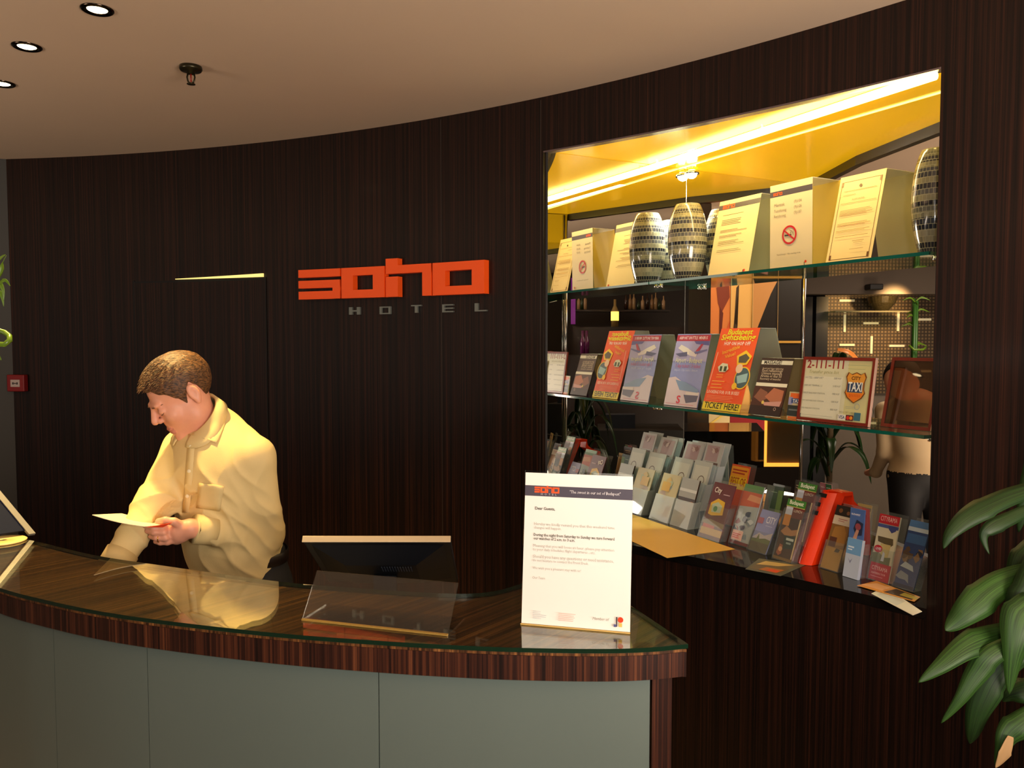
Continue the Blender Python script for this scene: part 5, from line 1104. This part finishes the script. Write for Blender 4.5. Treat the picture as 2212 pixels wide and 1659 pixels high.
# booklet in the hand
c4 = [px(199, 1113, 2.10), px(262, 1110, 2.27), px(385, 1133, 2.24), px(312, 1138, 2.10)]
mb = MB(); gy = []
for j in range(9):
    for i in range(2): 
        a = c4[0]+(c4[3]-c4[0])*j/8; b = c4[1]+(c4[2]-c4[1])*j/8; p = a+(b-a)*i; p = p-A_(0, 0, .004)*math.sin(math.pi*j/8); gy.append(tuple(p))
mb.add(gy, [(j*2, j*2+1, j*2+3, j*2+2) for j in range(8)])
o = tag(mb.build('booklet', [M('booklet_paper', 'f0e2c4', .6)]), 'open cream booklet held over the desk in the hand of the receptionist', 'booklet'); m_ = o.modifiers.new('s', 'SOLIDIFY'); m_.thickness = .0016
mb = MB(); q0, q1 = np.array(c4[3])*.62+np.array(c4[0])*.38*0+np.array(c4[3])*.38*0, None
a = px(318, 1137.5, 2.108); b = px(372, 1130, 2.17); cc_ = px(352, 1137.5, 2.15)
mb.add([a+A_(0, 0, -.0022), cc_+A_(0, 0, -.0022), b+A_(0, 0, .0016), b+A_(0, 0, .0010)], [(0, 1, 2, 3)])
oo = mb.build('cover', M('booklet_red', 'd8401c', .5), o); m_ = oo.modifiers.new('s', 'SOLIDIFY'); m_.thickness = .001
oo['label'] = 'red back cover'
# ================================================================ plants
def leafmat(name, a, b, rough=.28):
    if name in _m: return _m[name]
    m = bpy.data.materials.new(name); m.use_nodes = True; nt = m.node_tree; p = nt.nodes['Principled BSDF']
    tc = nt.nodes.new('ShaderNodeTexCoord'); mp = nt.nodes.new('ShaderNodeMapping'); mp.inputs['Scale'].default_value = (26, 1.5, 1)
    n = nt.nodes.new('ShaderNodeTexNoise'); n.inputs['Scale'].default_value = 1; n.inputs['Detail'].default_value = 3
    cr = nt.nodes.new('ShaderNodeValToRGB'); cr.color_ramp.elements[0].position = .35; cr.color_ramp.elements[1].position = .7
    cr.color_ramp.elements[0].color = lin(a); cr.color_ramp.elements[1].color = lin(b)
    nt.links.new(tc.outputs['UV'], mp.inputs[0]); nt.links.new(mp.outputs[0], n.inputs['Vector']); nt.links.new(n.outputs['Fac'], cr.inputs[0]); nt.links.new(cr.outputs[0], p.inputs['Base Color'])
    p.inputs['Roughness'].default_value = rough; p.inputs['Specular IOR Level'].default_value = .3; _m[name] = m; return m
def leaf(path, width, mat_, parent, side=None, name='leaf', curl=.13, prof=None, wave=0, seed=0, face=None):
    """a strap leaf along path (list of points), folded a little along its midrib"""
    P = spline([Vector(p) for p in path], 7); n = len(P); L = n-1; R = random.Random(seed)
    vs = []; uvs = []; side = Vector(side or (1, 0, 0))
    for i, p in enumerate(P):
        t = (P[min(i+1, n-1)]-P[max(i-1, 0)]).normalized(); s = (side-t*side.dot(t)).normalized() if face is None else t.cross(Vector(face)).normalized(); nn = t.cross(s).normalized()
        u = i/L; w = width*((.42+.58*math.sin(math.pi*min(1, u*1.25)/1.0*.5 if u < .5 else math.pi*.5))*min(1, ((1-u)/.48)**.8)); w = max(w, .0012)
        wv = wave*math.sin(u*16+seed)
        for k, (a, c) in enumerate(((-1, 1), (-.5, .35), (0, 0), (.5, .35), (1, 1))):
            vs.append(p+s*(a*w/2)+nn*(c*w*curl+wv*a*w)); uvs.append((a*.5+.5+seed*.37, u+seed))
    fs = [(i*5+k, i*5+k+1, (i+1)*5+k+1, (i+1)*5+k) for i in range(L) for k in range(4)]
    me = bpy.data.meshes.new(name); me.from_pydata([tuple(v) for v in vs], [], fs); me.materials.append(mat_); uv = me.uv_layers.new(name='UVMap')
    for pl in me.polygons:
        pl.use_smooth = True
        for li in pl.loop_indices: uv.data[li].uv = uvs[me.loops[li].vertex_index]
    o = bpy.data.objects.new(name, me); COL.objects.link(o); o.parent = parent
    m_ = o.modifiers.new('s', 'SOLIDIFY'); m_.thickness = .0008
    return o
LG = leafmat('leaf_green', '0d1e09', '223f14', .5); LY = leafmat('leaf_light', '152c0d', '33561e', .5)
# dracaena at the right edge, close to the photographer
base = aty(2330, 1500, 1.35)
PL = thing('potted_plant', 'broad leaved green potted plant at the bottom right corner of the photo', 'plant', (base.x, base.y, 0))
off = Vector((base.x, base.y, 0))
def q3(x, y, Y): return aty(x, y, Y)-off
for i, (pts, w, mt, sd) in enumerate([
    ([(2330, 1020, 1.36), (2250, 1048, 1.33), (2170, 1075, 1.30), (2100, 1110, 1.28), (2055, 1150, 1.27), (2038, 1185, 1.27)], .050, LG, (.4, .1, 1)),
    ([(2330, 1075, 1.34), (2240, 1095, 1.30), (2185, 1118, 1.28), (2142, 1140, 1.27), (2126, 1160, 1.27), (2137, 1197, 1.27)], .034, LG, (.4, .1, 1)),
    ([(2330, 1215, 1.34), (2250, 1232, 1.30), (2160, 1262, 1.27), (2100, 1310, 1.25), (2062, 1345, 1.25), (2042, 1362, 1.25)], .066, LY, (.7, .1, 1)),
    ([(2330, 1340, 1.34), (2240, 1352, 1.28), (2150, 1372, 1.25), (2090, 1395, 1.23), (2030, 1440, 1.22), (1984, 1474, 1.22)], .056, LY, (.5, .1, 1)),
    ([(2330, 1340, 1.30), (2230, 1375, 1.24), (2150, 1410, 1.22), (2110, 1455, 1.22), (2075, 1510, 1.22), (2033, 1562, 1.23)], .046, LY, (1, .1, .6)),
    ([(2320, 1350, 1.36), (2230, 1370, 1.30), (2170, 1400, 1.28), (2145, 1450, 1.28), (2132, 1500, 1.28), (2128, 1520, 1.29)], .070, LG, (1, .1, .2)),
    ([(2330, 1400, 1.30), (2240, 1400, 1.25), (2160, 1450, 1.24), (2120, 1520, 1.24), (2102, 1580, 1.25), (2095, 1607, 1.26)], .058, LG, (1, .1, .2)),
    ([(2330, 1480, 1.24), (2270, 1520, 1.22), (2215, 1555, 1.21), (2180, 1585, 1.21), (2165, 1620, 1.21), (2150, 1655, 1.22)], .050, LY, (1, .1, .5)),
    ([(2330, 1150, 1.45), (2260, 1160, 1.42), (2215, 1200, 1.40), (2190, 1260, 1.40), (2180, 1300, 1.40)], .060, LG, (1, .1, .2)),
    ([(2340, 1180, 1.30), (2270, 1200, 1.26), (2230, 1290, 1.24), (2205, 1390, 1.24), (2190, 1450, 1.25)], .085, LG, (1, .1, .1)),
    ([(2340, 1290, 1.28), (2260, 1300, 1.24), (2215, 1330, 1.22), (2195, 1400, 1.21), (2180, 1500, 1.22)], .080, LY, (1, .2, .1)),
    ([(2340, 1500, 1.34), (2280, 1480, 1.30), (2215, 1490, 1.30), (2180, 1500, 1.31), (2165, 1515, 1.32)], .055, LG, (.4, .1, 1)),
    ([(2340, 980, 1.45), (2290, 960, 1.42), (2250, 990, 1.40), (2216, 1080, 1.40), (2200, 1150, 1.41)], .055, LG, (1, .1, .2)),
    ([(2340, 1240, 1.38), (2280, 1235, 1.36), (2225, 1240, 1.36), (2175, 1255, 1.37), (2130, 1270, 1.38), (2165, 1300, 1.38)], .05, LG, (.4, .1, 1))]):
    leaf([q3(*p) for p in pts], w*.80, mt, PL, sd, seed=i, wave=.05, face=(-.35+.25*math.sin(i*2.1), -.8, .42+.2*math.cos(i*1.7)))
mb = MB(); mb.tube([V(.03, 0, .32), V(.035, .01, .7), V(.02, .0, 1.0), V(.02, .01, 1.30)], [.020, .018, .014, .008], 10); mb.build('stem', M('plant_stem', '5a4a30', .8), PL, True)
mb = MB(); mb.lathe([(0, .002), (.13, .002), (.17, .34), (.18, .35), (.165, .355), (.155, .31), (0, .31)], (.03, 0, 0), n=36); mb.build('pot', M('pot_grey', '4a463f', .5), PL, True)
# dead tip
leaf([q3(2182, 1590, 1.205), q3(2168, 1625, 1.205), q3(2150, 1658, 1.21)], .022, M('dry_leaf', '9a7a50', .7), PL, (1, 0, .3), name='dry_leaf_tip')
# curly bamboo at the left edge
b0 = aty(-70, 740, 1.9); BP = thing('bamboo_plant', 'curly lucky bamboo reaching in at the left edge of the photo', 'plant', (b0.x, b0.y, ZL)); of2 = Vector((b0.x, b0.y, ZL))
g2 = M('bamboo_green', '5c7a1c', .3); g3 = leafmat('bamboo_leaf', '3a5a14', '7a9a2c')
mb = MB(); mb.tube([aty(-70, y, 1.9)-of2 for y in (1110, 980, 860, 760)]+[aty(-30, 742, 1.9)-of2, aty(10, 744, 1.89)-of2, aty(21, 735, 1.9)-of2, aty(20, 726, 1.91)-of2, aty(10, 718, 1.92)-of2, aty(-8, 712, 1.92)-of2, aty(-24, 690, 1.91)-of2, aty(-26, 620, 1.9)-of2], .0062, 10); mb.build('stalk', g2, BP, True)
for i, pts in enumerate(([(-20, 640), (0, 600), (6, 570), (14, 552)], [(-20, 630), (0, 612), (12, 606), (22, 618)], [(-22, 640), (-4, 612), (6, 625), (8, 650)], [(-22, 660), (-6, 630), (4, 640), (8, 662)], [(-20, 620), (-6, 570), (4, 556), (12, 550)], [(-22, 800), (-8, 770), (-2, 772), (3, 778)])):
    leaf([aty(x, y, 1.9)-of2 for x, y in pts], .010, g3, BP, (.3, .2, 1), seed=i)
mb = MB(); mb.lathe([(0, .001), (.04, .001), (.045, .14), (.042, .14), (.038, .01), (0, .01)], n=24); mb.build('vase', clear('vase_glass', (.8, .9, .85), 1.5, 1.3, .02, .1, (.5, .6, .5)), BP, True)
# ================================================================ the lounge beyond the opening (seen through it and in its mirror)
dw = M('lounge_wall', '4c4238', .7)
mb = MB(); mb.box(1.0, 8.0, 7.3, 7.4, 0, ZC+.01); struct(mb.build('wall_lounge', dw))
mb = MB(); mb.box(1.3, 6.2, 6.1, 6.25, EYE+.37, ZC+.01); struct(mb.build('trim_7', M('bulkhead', '5a4e42', .7)))
mb = MB(); mb.box(1.25, 1.3, 3.85, 7.3, 0, ZC+.01); struct(mb.build('wall_passage', dw))
f0, f1 = virt(1100, 740, 8.2), virt(1760, 740, 8.2)
mb = MB(); d_ = (f1-f0).to_2d().normalized(); n_ = Vector((d_.y, -d_.x)); 
if n_.dot(Vector((f0.x, f0.y))) < 0: n_ = -n_
mb.prism([tuple(f0.to_2d()-d_*1.2), tuple(f1.to_2d()+d_*.6), tuple(f1.to_2d()+d_*.6+n_*.1), tuple(f0.to_2d()-d_*1.2+n_*.1)], 0, ZC+.01); struct(mb.build('wall_bar', M('bar_wall', '2c201c', .6)))
lamp('AREA', (3.0, 4.4, 2.45), 28, (1, .82, .64), 1.2, (3.2, 4.2, 0), name='lounge_light')
lamp('SPOT', (2.95, 5.9, 1.96), 24, (1, .62, .25), .03, (2.85, 6.6, 1.8), 80, .7, name='lounge_spot')
lamp('AREA', (2.9, 3.4, .5), 24, (1, .78, .58), 1.0, (2.9, 3.6, 2.5), name='lounge_fill')  # unseen upward fill, added to brighten the lounge ceiling
mb = MB(); mb.box(1.8, 4.6, 6.62, 6.7, 0, EYE+.30); struct(mb.build('wall_panelling', M('lounge_grey', '8c8072', .7)))
# mesh wall panel with pale dashes
def pt(x, y, Y=6.55): return aty(x, y, Y)
T = thing('wall_panel', 'brown woven wall panel with short pale dashes, far behind the glass shelves', 'wall panel', (2.4, 6.58, 0))
wm = bpy.data.materials.new('woven_mesh'); wm.use_nodes = True; nt = wm.node_tree; b = nt.nodes['Principled BSDF']
tc = nt.nodes.new('ShaderNodeTexCoord'); ck = nt.nodes.new('ShaderNodeTexBrick'); ck.offset = 0; ck.inputs['Scale'].default_value = 30; ck.inputs['Brick Width'].default_value = 1; ck.inputs['Row Height'].default_value = 1; ck.inputs['Mortar Size'].default_value = .22
ck.inputs['Color1'].default_value = lin('8a7250'); ck.inputs['Color2'].default_value = lin('7c6648'); ck.inputs['Mortar'].default_value = lin('463828')
nt.links.new(tc.outputs['UV'], ck.inputs['Vector']); nt.links.new(ck.outputs[0], b.inputs['Base Color']); b.inputs['Roughness'].default_value = .6
a, c = pt(1786, 636), pt(2075, 850)
mb = MB(); mb.box(a.x-2.4, c.x-2.4, 0, .03, c.z, a.z); mb.build('woven_face', wm, T, uvf=lambda q: (q.x*1.2, q.z*1.2))
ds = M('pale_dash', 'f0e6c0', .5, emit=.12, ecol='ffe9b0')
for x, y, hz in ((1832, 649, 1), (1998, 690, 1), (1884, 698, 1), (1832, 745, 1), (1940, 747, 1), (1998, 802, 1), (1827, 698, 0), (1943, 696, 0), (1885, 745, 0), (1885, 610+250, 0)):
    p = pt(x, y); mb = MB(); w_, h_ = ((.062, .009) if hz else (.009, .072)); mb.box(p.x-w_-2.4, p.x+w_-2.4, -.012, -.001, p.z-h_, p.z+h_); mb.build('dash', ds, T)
for (x0, x1, y0, lb) in ((1738, 1756, 600, 'narrow dark pillar beside the woven panel, nearest the corner rod'), (1764, 1790, 600, 'wide dark grey pillar at the left edge of the woven panel')):
    a, c = pt(x0, 636, 6.45), pt(x1, 636, 6.45); mb = MB(); mb.box(a.x, c.x, 6.45, 6.57, 0, EYE+.37); tag(mb.build('pillar', M('pillar_grey', '26282a', .35)), lb, 'pillar')
a, c = pt(1796, 672, 6.3), pt(1957, 672, 6.3); mb = MB(); mb.box(a.x, c.x, 6.22, 6.5, a.z-.012, a.z); tag(mb.build('wall_shelf', clear('lounge_glass', (.7, .8, .7), 1.5, 1.2, .05, .2, (.5, .45, .3))), 'thin glass wall shelf on the woven panel, under the glittering bowl', 'shelf')
p = pt(1905, 671, 6.36); mb = MB(); mb.lathe([(0, .002), (.05, .002), (.10, .06), (.115, .11), (.108, .11), (.09, .06), (0, .02)], n=28)
tag(mb.build('bowl', M('glitter_bowl', '4c4430', .25, metal=.7, noise=.8, nscale=90)), 'dark glittering bowl on the wall shelf of the woven panel', 'bowl').location = p
p = pt(1907, 624, 5.9); mb = MB(); mb.box(-.05, .05, -.05, .05, 0, .045)
o = tag(mb.build('ceiling_speaker', M('speaker_black', '100e0c', .5), bevel=.008), 'small black box on the bulkhead above the woven panel', 'speaker'); o.location = (p.x, 6.045, p.z)
# bamboo in a tall tube vase
b0 = pt(1968, 1000, 5.6); T = thing('bamboo_vase', 'green bamboo stems in a tall dark vase before the woven panel', 'plant', (b0.x, b0.y, 0))
mb = MB(); mb.lathe([(0, .002), (.05, .002), (.055, .6), (.05, .6), (0, .58)], n=20); mb.build('vase', M('vase_dark', '2a3236', .2), T, True)
for k, dx in enumerate((-.012, .012, .0)):
    mb = MB(); mb.tube([V(dx, k*.02-.02, z) for z in (.6, 1.0, 1.4, EYE+.27+.02*k)], .011, 8); mb.build('stalk', M('lounge_bamboo', '2c5a1c', .35), T, True)
R = random.Random(2)
for i in range(12):
    z = 1.62+R.uniform(-.05, .30); a_ = R.uniform(0, 6.28); leaf([V(0, 0, z), V(math.cos(a_)*.04, math.sin(a_)*.03, z+.03), V(math.cos(a_)*.10, math.sin(a_)*.06, z+.01)], .014, g3, T, (0, 0, 1), seed=i)
mb = MB(); mb.tube([V(-.055, -.04, EYE-.02), V(-.03, -.06, EYE-.05), V(.03, -.06, EYE-.05), V(.06, -.04, EYE-.035)], .008, 8); mb.build('curl', g2, T, True)
# dark leafy plant left of it and its low leaves
p = pt(1790, 1000, 5.3); T = thing('leafy_plant', 'dark leafy floor plant behind the glass shelves, right of the corner rod', 'plant', (p.x, p.y, 0))
R = random.Random(8)
for i in range(26):
    a_ = R.uniform(0, 6.28); L_ = R.uniform(.18, .34); z0 = R.uniform(.75, 1.5); c_, s_ = math.cos(a_), math.sin(a_)
    leaf([V(0, 0, z0-.1), V(c_*L_*.4, s_*L_*.4, z0+.05), V(c_*L_*.8, s_*L_*.8, z0+.0), V(c_*L_, s_*L_, z0-.16)], .065, leafmat('leaf_dark', '0e1c0a', '24401a'), T, (-s_, c_, 0), seed=i)
mb = MB(); mb.tube([V(0, 0, .3), V(.01, 0, .9), V(0, 0, 1.45)], .02, 8); mb.build('stem', M('plant_stem', '5a4a30', .8), T, True)
mb = MB(); mb.lathe([(0, .002), (.12, .002), (.16, .36), (.145, .36), (0, .3)], n=28); mb.build('pot', M('pot_dark', '1c1a18', .4), T, True)
mb = MB(); mb.slab(V(-.33+.30, -.1, 1.55), V(.10, 0, -.055), V(0, .03, .0), V(.01, 0, .022)); 
leaf([V(.0, -.1, 1.575), V(.06, -.12, 1.56), V(.12, -.1, 1.52), V(.15, -.1, 1.49)], .04, M('lit_leaf', 'e08a40', .3), T, (0, .3, 1), name='lit_leaf')  # leaf for a lit flower, its warm light painted as orange
# person in a beige shirt, bending away on the far side
OFFP = A_(2.29, 4.45, 0)
def guest(P):
    q = P-OFFP; d = ell(q, A_(.02, 0, .90), (.175, .13, .14))
    for s_ in (-1, 1):
        d = smin(d, cone(q, A_(.02+.09*s_, 0, .86), A_(.03+.10*s_, .0, .48), .10, .068), .04); d = smin(d, cone(q, A_(.03+.10*s_, 0, .48), A_(.03+.11*s_, .04, .07), .068, .045), .02); d = smin(d, cone(q, A_(.03+.11*s_, .04, .04), A_(-.05+.11*s_, -.10, .035), .04, .032), .02)
    d = smin(d, cone(q, A_(.02, 0, .95), A_(-.06, -.06, 1.22), .135, .15), .05)
    d = smin(d, cone(q, A_(-.10, -.10, 1.28), A_(-.17, -.14, 1.36), .055, .05), .03); d = smin(d, ell(q, A_(-.19, -.17, 1.42), (.09, .085, .105)), .015)
    for s_ in (-1, 1):
        a = A_(-.06+.15*s_, -.02, 1.24); b = A_(.0+.165*s_, .06, 1.0); c = A_(-.02+.13*s_, .20, .86); d = smin(d, cone(q, a, b, .052, .042), .03); d = smin(d, cone(q, b, c, .042, .03), .02); d = smin(d, cone(q, c, c+A_(-.01, .09, -.02), .032, .018), .02)
    return d
V_, F = surfnet(guest, OFFP+A_(-.45, -.35, 0), OFFP+A_(.45, .35, 1.62), .006)
fc = V_[F].mean(1)-OFFP; arm_ = ((np.abs(fc[:, 0]) > .172) & (fc[:, 2] > .72)) | ((fc[:, 1] > .115) & (fc[:, 2] > .78)) | ((fc[:, 0] < -.125) & (fc[:, 1] > .06) & (fc[:, 2] > .80)); mi = np.where((fc[:, 2] < .90) & ~arm_, 1, 0); mi = np.where((fc[:, 2] > 1.31) & (fc[:, 2] < 1.60), 2, mi); mi = np.where(fc[:, 2] < .10, 3, mi); mi = np.where((fc[:, 1] > .215) & (fc[:, 2] > .7), 2, mi)
G_ = thing('person', 'person in a beige shirt and black trousers bending over beyond the opening', 'person', (0, 0, 0))
npmesh('body', V_, F, [M('beige_shirt', 'c8b08a', .8), M('guest_trousers', '0c0c10', .7), skin, M('shoe_black', '0e0c0b', .25)], G_, mi)
def gh(P):
    q = P-OFFP; return smax(ell(q, A_(-.185, -.16, 1.43), (.096, .092, .108)), (q@nrm_([-.4, -.4, -.5]))-(A_(-.19, -.17, 1.43)@nrm_([-.4, -.4, -.5]))-.02, .01)
V_, F = surfnet(gh, OFFP+A_(-.35, -.35, 1.25), OFFP+A_(.0, .0, 1.62), .006); npmesh('hair', V_, F, M('dark_hair', '1a120e', .6), G_)
# ---- folded back from the mirror
def vsheet(name, label, cat, x0, x1, y0, y1, D, ops, paper, emit=0):
    a = virt(x1, y1, D); b_ = virt(x0, y1, D); r = (b_-a); w_ = r.length; h_ = (virt(x0, y0, D)-b_).z
    fl = []
    for o_ in ops:
        if o_[0] == 'r': fl.append(('r', 1-o_[3], o_[2], 1-o_[1], o_[4], o_[5]))
        elif o_[0] == 'p': fl.append(('p', [(1-x, y) for x, y in o_[1]][::-1], o_[2]))
        elif o_[0] == 'l': fl.append(('l', (1-o_[1][0], o_[1][1]), (1-o_[2][0], o_[2][1]), o_[3], o_[4]))
        elif o_[0] == 'c': fl.append(('c', 1-o_[1])+tuple(o_[2:]))
    return tag(sheet(name, fl, a, r, V(0, 0, 1), w_, h_, None, .02, paper, step=.0015), label, cat)
PO = [('r', 0, .0, .22, 1, 'e88a4c'), ('p', [(.0, .30), (.22, .30), (.22, .62), (.10, .45)], 'e0683c'), ('p', [(.06, .82), (.20, .86), (.21, .76), (.12, .66), (.08, .72)], '8a4030'), ('p', [(.10, .70), (.14, .66), (.12, .50), (.10, .52)], '6a3028'), ('r', 0, .0, .06, .5, 'f0a040'),
      ('r', .22, 0, .46, 1, 'e8b468'), ('p', [(.28, .82), (.31, .84), (.30, .62), (.27, .60), (.24, .50), (.28, .46), (.30, .58), (.26, .60)], '4a3828'), ('p', [(.35, .86), (.39, .88), (.40, .86)], '5a4030'), ('p', [(.36, .26), (.46, .40), (.46, .2), (.40, .2)], 'b09868'), ('p', [(.22, .52), (.27, .56), (.26, .40), (.22, .40)], '3a3024'),
      ('r', .46, 0, 1, 1, '1c1410'), ('p', [(.46, .96), (.80, .94), (.66, .78), (.46, .48)], 'c48a50'), ('p', [(.50, .44), (.62, .46), (.66, .34), (.56, .22), (.50, .30)], '9a6a60'), ('p', [(.60, .44), (.70, .42), (.70, .30), (.62, .26)], 'c05838'), ('p', [(.64, .28), (.80, .32), (.86, .1), (.80, 0), (.66, 0)], 'c83030'),
      ('r', .80, .88, 1, .99, 'c08c48'), ('r', .455, 0, .462, 1, 'd8b070'), ('r', .215, 0, .222, 1, 'e8c080'), ('r', .735, 0, .741, 1, '9a7a48'), ('r', 0, .47, 1, .484, 'c09040')]
vsheet('wall_picture', 'large warm toned picture wall of faces in tiles, reflected between the shelves', 'picture', 1532, 1724, 560, 900, 5.8, PO, '2a1c14')
vsheet('red_panel', 'dark red panel under the picture wall, reflected below the lower shelf', 'panel', 1577, 1652, 900, 932, 5.7, [], '7a1018')
vsheet('cream_panel', 'cream panel under the picture wall, reflected below the lower shelf', 'panel', 1508, 1576, 894, 934, 5.6, [('p', [(.2, .3), (.7, .9), (.8, .9), (.3, .3)], 'dcbc5c')], 'cdb888')
lamp('SPOT', tuple(virt(1600, 500, 5.0)+V(0, 0, .25)), 170, (1, .80, .5), .04, tuple(virt(1610, 700, 5.8)), 75, .8, name='picture_spot')
def vbox(name, label, cat, x0, x1, y0, y1, D, dep, mat_, grp=None, parent=None):
    a, b_, c = virt(x0, y1, D), virt(x1, y1, D), virt(x0, y1, D+dep); z1 = virt(x0, y0, D).z
    mb = MB(); mb.slab(a, (b_-a), (c-a)*Vector((1, 1, 0)), V(0, 0, z1-a.z)); o = mb.build(name, mat_, parent)
    return tag(o, label, cat, grp) if label else o
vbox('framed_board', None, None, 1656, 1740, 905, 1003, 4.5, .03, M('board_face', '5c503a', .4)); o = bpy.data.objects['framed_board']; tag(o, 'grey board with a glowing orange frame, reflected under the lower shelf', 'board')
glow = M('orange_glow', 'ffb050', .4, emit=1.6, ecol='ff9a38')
T = o
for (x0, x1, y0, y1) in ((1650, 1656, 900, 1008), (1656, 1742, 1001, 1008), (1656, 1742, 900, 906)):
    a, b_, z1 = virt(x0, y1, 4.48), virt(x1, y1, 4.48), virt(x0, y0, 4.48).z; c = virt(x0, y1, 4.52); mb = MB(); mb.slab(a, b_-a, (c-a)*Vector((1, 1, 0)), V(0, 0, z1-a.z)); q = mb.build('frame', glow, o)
vbox('lounge_table', 'dark lounge table with a glossy top, reflected under the lower shelf', 'table', 1478, 1650, 932, 1010, 4.6, .5, M('table_black', '0c0b0c', .08))
vbox('column', 'shiny grey column reflected right of the mirror joint', 'column', 1482, 1528, 440, 1150, 5.3, .15, M('column_metal', '6a625a', .25, metal=.8))
vbox('bar_counter', 'dark bar counter reflected behind the lilac leaflets', 'bar', 1236, 1476, 706, 1120, 7.0, .5, M('bar_brown', '2a1a14', .35))
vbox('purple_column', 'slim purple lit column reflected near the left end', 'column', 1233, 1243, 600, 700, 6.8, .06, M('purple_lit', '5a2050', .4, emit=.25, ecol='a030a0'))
vbox('bar_shelf', 'thin bar shelf carrying small bottles, reflected under the upper shelf', 'shelf', 1240, 1448, 669, 673, 7.6, .2, M('bar_brown', '2a1a14', .35))
R = random.Random(5)
for i, x in enumerate((1250, 1257, 1264, 1352, 1361, 1369, 1379, 1388, 1398, 1408, 1416, 1424, 1433)):
    p = virt(x, 669, 7.68); h_ = R.uniform(.10, .17); mb = MB(); mb.lathe([(0, .001), (.017, .001), (.017, h_*.6), (.006, h_*.75), (.006, h_), (0, h_)], n=12)
    c_ = ('b89468', '2a3a20', 'c8a078', '3a2418', 'a07850')[i % 5]
    o = tag(mb.build('bottle', M('bottle_'+c_, c_, .15, coat=.5), None, True), 'small bottle in the row on the reflected bar shelf', 'bottle', 'bottles on the bar shelf'); o.location = p
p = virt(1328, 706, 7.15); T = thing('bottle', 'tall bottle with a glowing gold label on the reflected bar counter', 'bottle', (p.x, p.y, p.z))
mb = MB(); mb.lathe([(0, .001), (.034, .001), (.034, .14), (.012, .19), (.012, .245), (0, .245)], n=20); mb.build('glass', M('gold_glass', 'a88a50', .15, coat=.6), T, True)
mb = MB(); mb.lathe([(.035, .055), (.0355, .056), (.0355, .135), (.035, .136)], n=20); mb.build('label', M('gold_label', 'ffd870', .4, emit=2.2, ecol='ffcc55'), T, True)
for i, x in enumerate((1259, 1267)):
    p = virt(x, 768, 6.4); mb = MB(); mb.lathe([(0, .001), (.022, .001), (.022, .12), (.012, .15), (.014, .2), (0, .2)], n=14); o = tag(mb.build('bottle', M('purple_glass', '5c1c50', .15, coat=.6), None, True), 'purple bottle reflected left of the orange leaflet', 'bottle', 'purple bottles'); o.location = p
vbox('side_cabinet', 'dark low cabinet reflected behind the left leaflet stands', 'cabinet', 1225, 1300, 768, 1100, 6.3, .5, M('bar_brown', '2a1a14', .35))
vbox('blue_cushion', 'dark blue cushion reflected under the lower shelf', 'cushion', 1308, 1372, 896, 926, 5.45, .12, M('navy_cloth', '1c2434', .8))
vbox('dark_bench', 'dark bench under the blue cushion in the reflection', 'bench', 1290, 1476, 930, 1090, 5.3, .45, M('bench_black', '12100e', .6))
p = virt(1262, 1000, 4.75); T = thing('mirror_plant', 'glossy leafy plant reflected at the left end of the mirror', 'plant', (p.x, p.y, 0))
for i in range(16):
    a_ = R.uniform(0, 6.28); L_ = R.uniform(.15, .28); z0 = R.uniform(1.0, 1.26); c_, s_ = math.cos(a_), math.sin(a_)
    leaf([V(0, 0, z0-.1), V(c_*L_*.4, s_*L_*.4, z0+.04), V(c_*L_*.8, s_*L_*.8, z0-.04), V(c_*L_, s_*L_, z0-.2)], .05, leafmat('leaf_dark', '0e1c0a', '24401a'), T, (-s_, c_, 0), seed=i)
mb = MB(); mb.lathe([(0, .002), (.12, .002), (.16, .8), (.14, .8), (0, .76)], n=28); mb.build('pot', M('pot_dark', '1c1a18', .4), T, True)
